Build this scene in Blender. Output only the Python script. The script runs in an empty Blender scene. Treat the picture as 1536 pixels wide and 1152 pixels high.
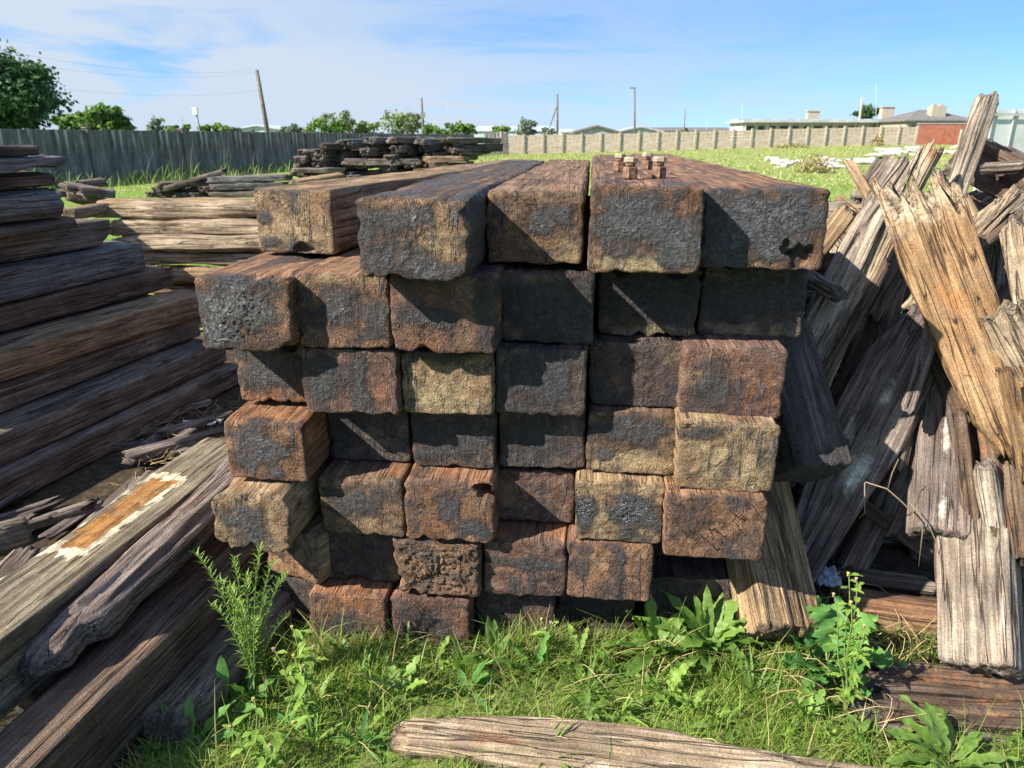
import bpy, math, random
import numpy as np
from mathutils import Vector, Matrix

R = math.radians
random.seed(7)
rng = np.random.default_rng(7)
scene = bpy.context.scene
COL = scene.collection

# ------------------------------------------------------------------ camera
EYE = 1.55
PITCH = R(18.9)
FPX = 1080.0
cd = bpy.data.cameras.new('camera')
cd.sensor_width = 36.0
cd.lens = FPX / 1536.0 * 36.0
cd.clip_start = 0.02
cd.clip_end = 3000
cam = bpy.data.objects.new('camera', cd)
cam.location = (0, 0, EYE)
cam.rotation_euler = (math.pi / 2 - PITCH, 0, 0)
COL.objects.link(cam)
scene.camera = cam
CP, SP = math.cos(PITCH), math.sin(PITCH)


def ray(px, py):
    a = (px - 768.0) / FPX
    b = (576.0 - py) / FPX
    return Vector((a, CP + b * SP, -SP + b * CP))


def at(px, py, Y):
    d = ray(px, py)
    return Vector((0, 0, EYE)) + d * (Y / d.y)


def atz(px, py, z):
    d = ray(px, py)
    return Vector((0, 0, EYE)) + d * ((z - EYE) / d.z)


# ------------------------------------------------------------------ numpy noise
_prng = np.random.RandomState(11)
_perm = np.tile(_prng.permutation(256), 3)
_grad = _prng.normal(size=(256, 3))
_grad /= np.linalg.norm(_grad, axis=1)[:, None]


def noise3(x, y, z):
    x, y, z = np.broadcast_arrays(np.asarray(x, float), np.asarray(y, float), np.asarray(z, float))
    xi, yi, zi = np.floor(x).astype(int), np.floor(y).astype(int), np.floor(z).astype(int)
    xf, yf, zf = x - xi, y - yi, z - zi
    xi &= 255; yi &= 255; zi &= 255
    u = xf * xf * xf * (xf * (xf * 6 - 15) + 10)
    v = yf * yf * yf * (yf * (yf * 6 - 15) + 10)
    w = zf * zf * zf * (zf * (zf * 6 - 15) + 10)

    def g(i, j, k):
        h = _perm[_perm[_perm[(xi + i) & 255] + ((yi + j) & 255)] + ((zi + k) & 255)]
        gr = _grad[h]
        return gr[..., 0] * (xf - i) + gr[..., 1] * (yf - j) + gr[..., 2] * (zf - k)
    x00 = g(0, 0, 0) * (1 - u) + g(1, 0, 0) * u
    x10 = g(0, 1, 0) * (1 - u) + g(1, 1, 0) * u
    x01 = g(0, 0, 1) * (1 - u) + g(1, 0, 1) * u
    x11 = g(0, 1, 1) * (1 - u) + g(1, 1, 1) * u
    return ((x00 * (1 - v) + x10 * v) * (1 - w) + (x01 * (1 - v) + x11 * v) * w) * 1.6


def fbm(x, y, z, o=4, gain=.5):
    s = 0; a = 1.0; f = 1.0
    for i in range(o):
        s = s + a * noise3(x * f + i * 17.3, y * f + i * 5.1, z * f + i * 9.7)
        a *= gain; f *= 2.03
    return s


def sstep(a, b, x):
    t = np.clip((x - a) / (b - a), 0, 1)
    return t * t * (3 - 2 * t)


# ------------------------------------------------------------------ mesh helpers
def mesh(name, V, Q=None, T=None, mat=None, parent=None, mask=None, smooth=True, gcol=None):
    V = np.asarray(V, np.float32)
    me = bpy.data.meshes.new(name)
    nq = 0 if Q is None else len(Q)
    nt = 0 if T is None else len(T)
    me.vertices.add(len(V)); me.vertices.foreach_set('co', V.ravel())
    loops = []
    if nq: loops.append(np.asarray(Q, np.int32).ravel())
    if nt: loops.append(np.asarray(T, np.int32).ravel())
    loops = np.concatenate(loops)
    me.loops.add(len(loops)); me.loops.foreach_set('vertex_index', loops)
    me.polygons.add(nq + nt)
    starts = np.concatenate([np.arange(nq) * 4, nq * 4 + np.arange(nt) * 3]).astype(np.int32)
    me.polygons.foreach_set('loop_start', starts)
    me.polygons.foreach_set('use_smooth', np.full(nq + nt, smooth))
    if mask is not None:
        a = me.attributes.new('mask', 'FLOAT_COLOR', 'POINT')
        a.data.foreach_set('color', np.asarray(mask, np.float32).ravel())
    if gcol is not None:
        a = me.attributes.new('gcol', 'FLOAT', 'POINT')
        a.data.foreach_set('value', np.asarray(gcol, np.float32).ravel())
    me.update(calc_edges=True)
    me.validate()
    if mat: me.materials.append(mat)
    o = bpy.data.objects.new(name, me)
    COL.objects.link(o)
    if parent: o.parent = parent
    return o


def tag(o, label, cat, group=None, kind=None):
    if label: o['label'] = label
    if cat: o['category'] = cat
    if group: o['group'] = group
    if kind: o['kind'] = kind
    return o


def empty(name, loc=(0, 0, 0), rz=0.0):
    o = bpy.data.objects.new(name, None)
    o.location = loc; o.rotation_euler = (0, 0, rz)
    o.empty_display_size = .1
    COL.objects.link(o)
    return o


class MB:
    """collects boxes, tubes, quads; built into one mesh"""
    def __init__(s): s.v = []; s.f = []; s.n = 0
    def add(s, vs, fs):
        for f in fs: s.f.append([i + s.n for i in f])
        s.v += [tuple(v) for v in vs]; s.n += len(vs)
    def box(s, c, d, rz=0.0, M=None):
        vs = []
        cr, sr = math.cos(rz), math.sin(rz)
        for z in (-.5, .5):
            for (x, y) in ((-.5, -.5), (.5, -.5), (.5, .5), (-.5, .5)):
                X, Y, Z = x * d[0], y * d[1], z * d[2]
                p = Vector((c[0] + X * cr - Y * sr, c[1] + X * sr + Y * cr, c[2] + Z))
                vs.append(M @ p if M else p)
        s.add(vs, [(3, 2, 1, 0), (4, 5, 6, 7), (0, 1, 5, 4), (1, 2, 6, 5), (2, 3, 7, 6), (3, 0, 4, 7)])
    def tube(s, pts, rad, n=8):
        pts = [Vector(p) for p in pts]
        rs = rad if isinstance(rad, (list, tuple)) else [rad] * len(pts)
        vs = []
        for i, p in enumerate(pts):
            d = (pts[min(i + 1, len(pts) - 1)] - pts[max(i - 1, 0)]).normalized()
            a = d.orthogonal().normalized() if i == 0 else (a - d * a.dot(d)).normalized()
            b = d.cross(a)
            for k in range(n):
                t = 2 * math.pi * k / n
                vs.append(p + (a * math.cos(t) + b * math.sin(t)) * rs[i])
        fs = []
        for i in range(len(pts) - 1):
            for k in range(n):
                fs.append((i * n + k, i * n + (k + 1) % n, (i + 1) * n + (k + 1) % n, (i + 1) * n + k))
        m = (len(pts) - 1) * n
        fs.append(tuple(range(n - 1, -1, -1))); fs.append(tuple(range(m, m + n)))
        s.add(vs, fs)
    def build(s, name, mat, parent=None, smooth=False, bevel=0):
        me = bpy.data.meshes.new(name)
        me.from_pydata(s.v, [], s.f); me.update()
        me.polygons.foreach_set('use_smooth', [smooth] * len(me.polygons))
        if mat: me.materials.append(mat)
        o = bpy.data.objects.new(name, me); COL.objects.link(o)
        if parent: o.parent = parent
        if bevel:
            b = o.modifiers.new('b', 'BEVEL'); b.width = bevel; b.segments = 2; b.limit_method = 'ANGLE'
        return o


# ------------------------------------------------------------------ material helpers
class NT:
    def __init__(s, name):
        s.m = bpy.data.materials.new(name); s.m.use_nodes = True
        s.t = s.m.node_tree; s.t.nodes.clear()
        s.out = s.t.nodes.new('ShaderNodeOutputMaterial')
    def n(s, typ, ins=None, **kw):
        nd = s.t.nodes.new('ShaderNode' + typ)
        for k, v in kw.items(): setattr(nd, k, v)
        for k, v in (ins or {}).items(): s.set(nd.inputs[k], v)
        return nd
    def set(s, sock, v):
        if isinstance(v, bpy.types.NodeSocket): s.t.links.new(v, sock)
        elif isinstance(v, bpy.types.Node): s.t.links.new(v.outputs[0], sock)
        elif isinstance(v, tuple) and len(v) == 3 and sock.type == 'RGBA': sock.default_value = (*v, 1)
        else: sock.default_value = v
    def math(s, op, a, b=0.0, c=0.0, clamp=False):
        nd = s.n('Math', operation=op, use_clamp=clamp)
        s.set(nd.inputs[0], a); s.set(nd.inputs[1], b); s.set(nd.inputs[2], c)
        return nd.outputs[0]
    def mix(s, f, a, b, blend='MIX'):
        nd = s.n('Mix', data_type='RGBA', blend_type=blend)
        s.set(nd.inputs['Factor'], f); s.set(nd.inputs[6], a); s.set(nd.inputs[7], b)
        return nd.outputs[2]
    def noise(s, vec, scale, detail=5, rough=.55, dist=0.0, lac=2.0):
        nd = s.n('TexNoise', {'Scale': scale, 'Detail': detail, 'Roughness': rough, 'Distortion': dist, 'Lacunarity': lac})
        if vec is not None: s.set(nd.inputs['Vector'], vec)
        return nd.outputs['Fac']
    def mapping(s, vec, scale=(1, 1, 1), loc=(0, 0, 0), rot=(0, 0, 0)):
        nd = s.n('Mapping', {'Scale': scale, 'Location': loc, 'Rotation': rot})
        s.set(nd.inputs['Vector'], vec)
        return nd.outputs[0]
    def ramp(s, f, stops):
        nd = s.n('ValToRGB')
        el = nd.color_ramp.elements
        while len(el) < len(stops): el.new(.5)
        for e, (p, c) in zip(el, stops):
            e.position = p; e.color = (*c, 1) if len(c) == 3 else c
        s.set(nd.inputs[0], f)
        return nd.outputs[0]
    def smooth(s, f, a, b):
        nd = s.n('MapRange', interpolation_type='SMOOTHSTEP')
        s.set(nd.inputs[0], f); s.set(nd.inputs[1], a); s.set(nd.inputs[2], b)
        return nd.outputs[0]
    def bump(s, h, strength, dist, normal=None):
        nd = s.n('Bump', {'Strength': strength, 'Distance': dist, 'Height': h})
        if normal is not None: s.set(nd.inputs['Normal'], normal)
        return nd.outputs[0]
    def bsdf(s, **ins):
        nd = s.n('BsdfPrincipled')
        for k, v in ins.items(): s.set(nd.inputs[k.replace('_', ' ')], v)
        s.t.links.new(nd.outputs[0], s.out.inputs[0])
        return nd


def wood_mat(name, dark, mid, light, G=(.25, .115, .055), B=(.33, .25, .14), grain=1.0, ring=1.0, tarb=1.0, greysheen=0.0,
             endc=None):
    """aged wood: long grain on the sides, growth rings and checks on the ends, and three kinds of stain"""
    t = NT(name)
    tc = t.n('TexCoord').outputs['Object']
    rnd = t.n('ObjectInfo').outputs['Random']
    off = t.math('MULTIPLY', rnd, 37.0)
    offv = t.n('CombineXYZ', {'X': off, 'Y': t.math('MULTIPLY', rnd, 91.0), 'Z': off}).outputs[0]
    v = t.n('VectorMath', {0: tc, 1: offv}, operation='ADD').outputs[0]
    mk = t.n('Attribute', attribute_name='mask')
    sep = t.n('SeparateColor'); t.set(sep.inputs[0], mk.outputs['Color'])
    mr, mg, mb, me_ = sep.outputs[0], sep.outputs[1], sep.outputs[2], mk.outputs['Alpha']
    # long grain
    lv = t.mapping(v, (1, .045, 1))
    g1 = t.noise(lv, 75, 6, .6, .3)
    g2 = t.noise(lv, 240, 3, .6)
    big = t.noise(v, 5.5, 4, .6)
    # splits
    sv = t.mapping(v, (1, .035, 1))
    vo = t.n('TexNoise', {'Vector': sv, 'Scale': 28, 'Detail': 3, 'Roughness': .5})
    cr = t.math('ABSOLUTE', t.math('SUBTRACT', vo.outputs['Fac'], .5))
    split = t.smooth(cr, .0, .018)             # 0 in split
    sidef = t.math('ADD', t.math('MULTIPLY', g1, .62), t.math('MULTIPLY', big, .38))
    side = t.ramp(sidef, [(.34, dark), (.5, mid), (.66, light)])
    side = t.mix(t.math('MULTIPLY', t.math('SUBTRACT', 1.0, split), .75), side, tuple(c * .25 for c in dark))
    hs = t.math('ADD', t.math('MULTIPLY', g1, 1.0), t.math('MULTIPLY', g2, .4))
    hs = t.math('ADD', hs, t.math('MULTIPLY', split, .8))
    # end grain
    rc = t.n('CombineXYZ', {'X': t.math('MULTIPLY_ADD', rnd, .5, -.3), 'Y': 0.0,
                            'Z': t.math('MULTIPLY_ADD', t.math('FRACT', t.math('MULTIPLY', rnd, 7.3)), .4, -.25)}).outputs[0]
    ev = t.n('VectorMath', {0: tc, 1: rc}, operation='ADD').outputs[0]
    wv = t.n('TexWave', {'Vector': ev, 'Scale': 48, 'Distortion': 9.0, 'Detail': 4, 'Detail Scale': 1.0, 'Detail Roughness': .65},
             wave_type='RINGS', rings_direction='Y').outputs['Fac']
    n3 = t.noise(v, 28, 6, .65, .6)
    n4 = t.noise(v, 140, 4, .6)
    es = t.n('SeparateXYZ'); t.set(es.inputs[0], ev)
    ex, ez = es.outputs[0], es.outputs[2]
    an = t.math('ARCTAN2', ez, ex)
    rad = t.math('SQRT', t.math('ADD', t.math('MULTIPLY', ex, ex), t.math('MULTIPLY', ez, ez)))
    cv = t.n('CombineXYZ', {'X': t.math('MULTIPLY', an, 3.2), 'Y': t.math('MULTIPLY', rad, 4.0), 'Z': off}).outputs[0]
    cn = t.n('TexNoise', {'Vector': cv, 'Scale': 1.6, 'Detail': 3, 'Roughness': .5}).outputs['Fac']
    chk = t.smooth(t.math('ABSOLUTE', t.math('SUBTRACT', cn, .5)), .0, .011)
    chk = t.math('MAXIMUM', chk, t.smooth(t.noise(v, 9, 3), .44, .52))
    wm = t.smooth(t.noise(v, 7, 3), .40, .6)
    wv = t.math('MULTIPLY', t.math('SUBTRACT', wv, .5), wm)
    n5 = t.noise(v, 62, 5, .7, 1.2)
    ef = t.math('ADD', t.math('MULTIPLY', n3, .45), t.math('MULTIPLY', wv, .13 * ring))
    ef = t.math('ADD', ef, t.math('MULTIPLY', n5, .3))
    ef = t.math('ADD', ef, t.math('MULTIPLY', big, .25))
    d2, m2, l2 = endc or (dark, mid, light)
    end = t.ramp(ef, [(.36, d2), (.5, m2), (.64, l2)])
    end = t.mix(t.math('MULTIPLY', t.math('SUBTRACT', 1.0, chk), .8), end, tuple(c * .2 for c in dark))
    he = t.math('ADD', t.math('MULTIPLY', n3, 1.0), t.math('MULTIPLY', wv, .10 * ring))
    he = t.math('ADD', he, t.math('MULTIPLY', n5, 1.2))
    he = t.math('ADD', he, t.math('MULTIPLY', n4, .5))
    he = t.math('ADD', he, t.math('MULTIPLY', chk, 1.0))
    col = t.mix(me_, side, end)
    hm = t.n('Mix', data_type='FLOAT'); t.set(hm.inputs[0], me_); t.set(hm.inputs[2], hs); t.set(hm.inputs[3], he)
    h = hm.outputs[0]
    # stains with broken edges
    ne = t.noise(v, 20, 9, .78, .9)
    def edge(m, k=1.5, lo=.3, hi=.95):
        return t.smooth(t.math('ADD', m, t.math('MULTIPLY', t.math('SUBTRACT', ne, .5), k)), lo, hi)
    gv = t.ramp(t.math('ADD', t.math('MULTIPLY', n3, .6), t.math('MULTIPLY', g1, .4)),
                [(.35, tuple(c * .45 for c in G)), (.52, G), (.7, tuple(min(1, c * 1.75) for c in G))])
    bv = t.ramp(t.math('ADD', t.math('MULTIPLY', n3, .7), t.math('MULTIPLY', n4, .3)),
                [(.33, tuple(c * .45 for c in B)), (.5, B), (.7, tuple(min(1, c * 1.4) for c in B))])
    col = t.mix(edge(mg), col, gv)
    col = t.mix(edge(mb), col, bv)
    # wide mottling of hue on the ends, fine speckle everywhere
    pa = t.noise(v, 6.5, 6, .7, .5); pb_ = t.noise(t.mapping(v, loc=(31, 7, 3)), 8, 6, .7, .5)
    col = t.mix(t.math('MULTIPLY', t.smooth(pa, .50, .66), t.math('MULTIPLY_ADD', me_, .5, .12)), col, tuple(.55 * G[i] + .45 * mid[i] for i in range(3)))
    col = t.mix(t.math('MULTIPLY', t.smooth(pb_, .52, .68), t.math('MULTIPLY_ADD', me_, .45, .08)), col, tuple(.5 * B[i] + .5 * light[i] for i in range(3)))
    # thin sooty film everywhere
    film = t.math('MULTIPLY', t.smooth(t.noise(v, 11, 7, .68, .6), .44, .68), t.math('MULTIPLY_ADD', me_, .55, .35))
    col = t.mix(film, col, (.045, .043, .046))
    soak = t.smooth(t.math('ADD', mr, t.math('MULTIPLY', t.math('SUBTRACT', ne, .5), .5)), .02, .6)
    col = t.mix(t.math('MULTIPLY', soak, .9), col, t.mix(.75, col, (.035, .03, .03)))
    stz = t.noise(t.mapping(v, (1, 1, .13)), 60, 4, .6)          # runs and drips
    tn_ = t.math('ADD', t.math('MULTIPLY', t.math('SUBTRACT', ne, .5), 1.1), t.math('MULTIPLY', t.math('SUBTRACT', stz, .5), 1.3))
    tarf = t.smooth(t.math('ADD', mr, tn_), .2, 1.0)
    thin = t.math('MULTIPLY_ADD', t.smooth(t.noise(v, 75, 5, .7), .40, .58), .62, .38)
    tarf = t.math('MULTIPLY', tarf, t.math('MAXIMUM', thin, t.smooth(mr, .7, 1.3)))
    runs = t.math('MULTIPLY', t.math('MULTIPLY', t.smooth(stz, .54, .64), t.smooth(t.noise(v, 8, 3), .45, .6)), me_)
    tarf = t.math('MAXIMUM', tarf, t.math('MULTIPLY', runs, .75))
    tv = t.n('TexNoise', {'Vector': v, 'Scale': 55, 'Detail': 5, 'Roughness': .62, 'Distortion': 1.4}).outputs['Fac']
    tcol = t.ramp(tv, [(.33, (.011, .012, .018)), (.5, (.038, .043, .056)), (.68, (.115, .12, .13))])
    col = t.mix(tarf, col, tcol)
    h = t.math('ADD', h, t.math('MULTIPLY', tarf, t.math('MULTIPLY_ADD', tv, 3.6, .2)))
    col = t.mix(t.math('MULTIPLY', me_, .6), col, t.mix(1.0, col, (.68, .70, .76), 'MULTIPLY'))
    sp = t.noise(v, 210, 3, .7)
    spk = t.ramp(sp, [(.3, (.55, .55, .55)), (.5, (1.1, 1.1, 1.1)), (.7, (1.75, 1.7, 1.65))])
    col = t.mix(.8, col, spk, 'MULTIPLY')
    h = t.math('ADD', h, t.math('MULTIPLY', sp, .35))
    nb = t.bump(h, min(1.0, .95 * grain), .009)
    rough = t.mix(tarf, (.88, .88, .88), t.ramp(n3, [(.35, (.2, .2, .2)), (.65, (.44, .44, .44))]))
    spec = t.math('MULTIPLY_ADD', tarf, .75 * tarb, .2)
    t.bsdf(Base_Color=col, Roughness=rough, Specular_IOR_Level=spec, Normal=nb)
    return t.m


M = {}
M['brown'] = wood_mat('creosoted_brown_wood', (.04, .025, .018), (.15, .092, .056), (.33, .215, .13))
M['tan'] = wood_mat('tan_wood', (.07, .048, .03), (.23, .155, .088), (.44, .32, .19))
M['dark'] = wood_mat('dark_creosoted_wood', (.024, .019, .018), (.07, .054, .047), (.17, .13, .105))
M['rust'] = wood_mat('red_brown_wood', (.045, .026, .018), (.18, .098, .058), (.38, .23, .14))
M['red'] = wood_mat('dull_red_wood', (.035, .022, .018), (.125, .072, .055), (.27, .17, .13))
M['sleeper'] = wood_mat('brown_black_sleeper_wood', (.042, .034, .028), (.13, .105, .084), (.30, .25, .205))
M['greyblue'] = wood_mat('grey_sleeper_wood', (.04, .038, .036), (.12, .115, .11), (.27, .26, .25))
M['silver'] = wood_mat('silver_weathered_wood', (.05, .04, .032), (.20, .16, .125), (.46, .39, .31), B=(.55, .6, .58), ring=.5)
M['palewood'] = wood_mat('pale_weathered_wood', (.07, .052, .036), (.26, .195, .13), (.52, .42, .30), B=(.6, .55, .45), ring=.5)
M['golden'] = wood_mat('golden_split_wood', (.08, .046, .024), (.24, .145, .072), (.42, .29, .165), G=(.34, .145, .05), B=(.55, .47, .34), ring=.5)
M['purple'] = wood_mat('purple_grey_wood', (.035, .026, .024), (.13, .10, .088), (.30, .25, .215), B=(.55, .53, .45), ring=.5)
M['painted'] = wood_mat('olive_grey_painted_wood', (.045, .036, .024), (.15, .122, .082), (.31, .26, .18), G=(.27, .13, .038), B=(.5, .44, .31), ring=.5)
M['barkbrown'] = wood_mat('deep_brown_wood', (.03, .02, .014), (.095, .064, .045), (.21, .15, .11), ring=.6)


# ------------------------------------------------------------------ timbers
def timber(name, L, w, h, mat, seed=0, r=.028, N=64, NS=24, K=10, side_amp=.004, cap_amp=.004, wob=.004, chip=.0, jag0=0.0, jag1=0.0,
           jf=22.0, prof=None, maskf=None, parent=None, edge=.010, dense=True, crust=None, holes=None, split=0.0):
    """one solid piece of timber along local +Y, its cross-section centred on the axis"""
    rs = np.random.RandomState(seed)
    so = rs.uniform(0, 90, 3)
    r = min(r, w * .48, h * .48)
    # perimeter sample
    segs = []
    n_c = max(3, int(N * .09))
    cs = [(w / 2 - r, h / 2 - r, 0), (-w / 2 + r, h / 2 - r, 90), (-w / 2 + r, -h / 2 + r, 180), (w / 2 - r, -h / 2 + r, 270)]
    pts = []
    nlong = (N - 4 * n_c) / (2 * (w + h))
    for i, (cx, cz, a0) in enumerate(cs):
        for k in range(n_c):
            a = R(a0 + 90 * k / (n_c - 1) if n_c > 1 else a0)
            pts.append((cx + r * math.cos(a), cz + r * math.sin(a)))
        nx = cs[(i + 1) % 4]
        e0 = pts[-1]
        a = R(nx[2]); e1 = (nx[0] + r * math.cos(a), nx[1] + r * math.sin(a))
        d = math.hypot(e1[0] - e0[0], e1[1] - e0[1])
        m = max(1, int(d * nlong))
        for k in range(1, m):
            pts.append((e0[0] + (e1[0] - e0[0]) * k / m, e0[1] + (e1[1] - e0[1]) * k / m))
    P = np.array(pts); n = len(P)
    tn = np.roll(P, -1, 0) - np.roll(P, 1, 0)
    nr = np.stack([tn[:, 1], -tn[:, 0]], 1); nr /= np.linalg.norm(nr, axis=1)[:, None] + 1e-9
    s = np.linspace(0, 1, NS)
    if dense: s = .25 * s + .75 * s ** 2.2
    X = np.repeat(P[None, :, 0], NS, 0); Z = np.repeat(P[None, :, 1], NS, 0)
    S = np.repeat(s[:, None], n, 1); Yb = S * L
    # low frequency bow and notchy sides
    d = side_amp * fbm(X * 38 + so[0], Yb * 1.6 + so[1], Z * 38 + so[2], 3) + wob * 2 * noise3(X * 7 + so[2], Yb * 2.4 + so[0], Z * 7)
    if split > 0:
        q = np.abs(noise3(X * 26 + so[1], Yb * .9 + 4, Z * 26 + so[0]))
        d = d - split * (1 - sstep(.0, .16, q))
    if chip > 0:
        c = np.clip(fbm(X * 13 + so[0], Yb * 9 + 3, Z * 13 + so[1], 3) - .12, 0, 1.2)
        d = d - chip * c * np.exp(-Yb / .07)
        d = d - chip * .25 * np.clip(fbm(X * 10 + 9, Yb * 3 + so[1], Z * 10, 3) - .25, 0, 1)
    X = X + nr[None, :, 0] * d; Z = Z + nr[None, :, 1] * d

    def endoff(x, z, j, k):
        if j == 0: return 0 * x
        return j * (fbm(x * jf + so[k], z * jf * .5 + 3, x * 0 + k * 7.7, 3) * .9 - .1)
    o0 = endoff(X[0], Z[0], jag0, 0); o1 = endoff(X[-1], Z[-1], jag1, 1)
    Y = o0[None] * (1 - S) ** 2 + o1[None] * S ** 2 + Yb
    V = [np.stack([X, Y, Z], 2).reshape(-1, 3)]
    E = [np.zeros(n * NS)]
    E[0][:n] = .5
    quads = []
    ii = np.arange(n); jj = (ii + 1) % n
    for a in range(NS - 1):
        quads.append(np.stack([a * n + ii, a * n + jj, (a + 1) * n + jj, (a + 1) * n + ii], 1)[:, ::-1])
    base = NS * n
    tris = []
    for which in (0, 1):
        rx, rz = (X[0], Z[0]) if which == 0 else (X[-1], Z[-1])
        ry = Y[0] if which == 0 else Y[-1]
        sg = -1 if which == 0 else 1
        kk = K if which == 0 else max(3, K // 3)
        sc = 1 - (np.arange(1, kk) / kk) ** 1.0
        sc = np.concatenate([[1 - edge * .35 / (min(w, h) / 2), 1 - edge / (min(w, h) / 2)], sc * (1 - 1.3 * edge / (min(w, h) / 2))])
        prev = (np.arange(n) if which == 0 else (NS - 1) * n + np.arange(n))
        for q, c in enumerate(sc):
            x = rx * c; z = rz * c
            rise = edge * (.6 if q == 0 else 1.0)
            if jag0 or jag1:
                y0 = ry if q < 1 else (endoff(x, z, jag0, 0) if which == 0 else L + endoff(x, z, jag1, 1))
            else: y0 = 0.0 if which == 0 else L
            dd = cap_amp * (fbm(x * 24 + so[0], z * 24 + so[2], x * 0 + so[1] + which * 5, 4) * 1.0)
            if crust is not None and which == 0:
                cm = crust(x / w + .5, z / h + .5)
                dd = dd + cm * cap_amp * 2.2 * (np.abs(fbm(x * 60 + so[1], z * 60 + so[0], x * 0 + 5, 3)) - .2)
            if holes and which == 0:
                for (hu, hv, hr, hd) in holes:
                    rr = np.hypot(x - (hu - .5) * w, z - (hv - .5) * h)
                    dd = dd - hd * (1 - sstep(hr * .6, hr * 1.15, rr + .012 * noise3(x * 40, z * 40, 0 * x)))
            y = y0 + sg * (dd * (0.5 if q == 0 else 1) + rise)
            V.append(np.stack([x, y, z], 1)); E.append(np.ones(n))
            cur = base + np.arange(n); base += n
            f = np.stack([prev[ii], prev[jj], cur[jj], cur[ii]], 1)
            quads.append(f if which == 0 else f[:, ::-1])
            prev = cur
        V.append(np.array([[0, V[-1][:, 1].mean(), 0]])); E.append(np.ones(1))
        f = np.stack([prev[ii], prev[jj], np.full(n, base)], 1)
        tris.append(f if which == 0 else f[:, ::-1]); base += 1
    V = np.concatenate(V); E = np.concatenate(E)
    Q = np.concatenate(quads); T = np.concatenate(tris)
    # masks before profile deformation
    mk = np.zeros((len(V), 4))
    if maskf is not None:
        m = maskf(V[:, 0] / w + .5, V[:, 1], V[:, 2] / h + .5, so)
        for k in range(3): mk[:, k] = m[k]
    mk[:, 3] = np.clip(E, 0, 1)
    if prof is not None:
        pr = np.array(prof, float)
        tt = np.clip(V[:, 1] / L, 0, 1)
        V[:, 0] = V[:, 0] * np.interp(tt, pr[:, 0], pr[:, 1]) + np.interp(tt, pr[:, 0], pr[:, 3])
        V[:, 2] = V[:, 2] * np.interp(tt, pr[:, 0], pr[:, 2]) + (np.interp(tt, pr[:, 0], pr[:, 4]) if pr.shape[1] > 4 else 0)
    return mesh(name, V, Q, T, M[mat] if isinstance(mat, str) else mat, parent, mask=mk)


def blobs(bl, side=(0, 0, 0)):
    """bl: list of (channel, u, v, ru, rv[, strength]) on the front end; side: stain level of the long sides"""
    def f(u, y, v, so):
        out = [np.zeros_like(u) + 0.0 for _ in range(3)]
        fr = np.exp(-np.clip(y, 0, 9) / .05)
        for b in bl:
            ch = 'tro'.index(b[0]); st = b[5] if len(b) > 5 else 1.0
            dd = np.sqrt(((u - b[1]) / b[3]) ** 2 + ((v - b[2]) / b[4]) ** 2)
            dd = dd + .5 * fbm(u * 4 + so[0] + ch * 9, v * 4 + so[1], u * 0, 3)
            out[ch] = np.maximum(out[ch], st * (1 - sstep(.25, 1.5, dd)) * np.where(y > .03, fr, 1))
        for k in range(3):
            if side[k]:
                out[k] = np.maximum(out[k], (y > .012) * np.clip(side[k] + .5 * fbm(u * 3 + so[2], y * 4, v * 3 + k * 5, 3), 0, 1))
        return out
    return f


def frame_between(p0, p1, hint, roll):
    y = (p1 - p0); L = y.length; y = y / L
    z = hint - y * hint.dot(y); z.normalize()
    z = Matrix.Rotation(R(roll), 3, y) @ z
    x = y.cross(z)
    m = Matrix((x, y, z)).transposed().to_4x4()
    m.translation = p0
    return m, L


def piece(name, label, cat, a, b, w, t, mat, roll=0.0, hint=None, group=None, seed=0, world=False, **kw):
    p0 = Vector(a) if world else at(*a)
    p1 = Vector(b) if world else at(*b)
    if hint is None:
        mid = (p0 + p1) / 2
        hint = (Vector((0, 0, EYE)) - mid).normalized()
    m, L = frame_between(p0, p1, Vector(hint), roll)
    o = timber(name, L, w, t, mat, seed=seed, **kw)
    o.matrix_world = m
    tag(o, label, cat, group)
    return o

# ------------------------------------------------------------------ the stack of heavy timbers
SX = .107                     # the stack runs away slightly to the right
YAW = -math.atan(SX)
ROWZ = {1: 1.215, 2: 1.0, 3: .8, 4: .6, 5: .4, 6: .2, 7: 0.0}


def angle_down(py): return PITCH + math.atan((py - 576.0) / FPX)


def stack_timber(row, x0, x1, pb, h, L, mat, bl, label, yaw=YAW, Y=None, side=(0, 0, 0), dz=0.0, tilt=0.0, **kw):
    z0 = ROWZ[row] + dz
    if Y is None: Y = (EYE - z0) / math.tan(angle_down(pb))
    pm = pb - .4 * h * FPX / Y
    a = at(x0, pm, Y); b = at(x1, pm, Y)
    w = (b.x - a.x) / math.cos(yaw) * .992
    args = dict(N=150, NS=34, K=30, r=.015, side_amp=.0035, cap_amp=.0035, wob=.002, chip=.012, edge=.006)
    args.update(kw)
    seed = int(x0 * 7 + row * 131)
    o = timber('stacked_timber', L, w, h * .985, mat, seed=seed, maskf=blobs(bl, side), **args)
    o.location = ((a.x + b.x) / 2, Y, z0 + h / 2)
    o.rotation_euler = (0, R(tilt), yaw)
    tag(o, label, 'timber', 'heavy timbers of the square-cut stack')
    return o


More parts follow.
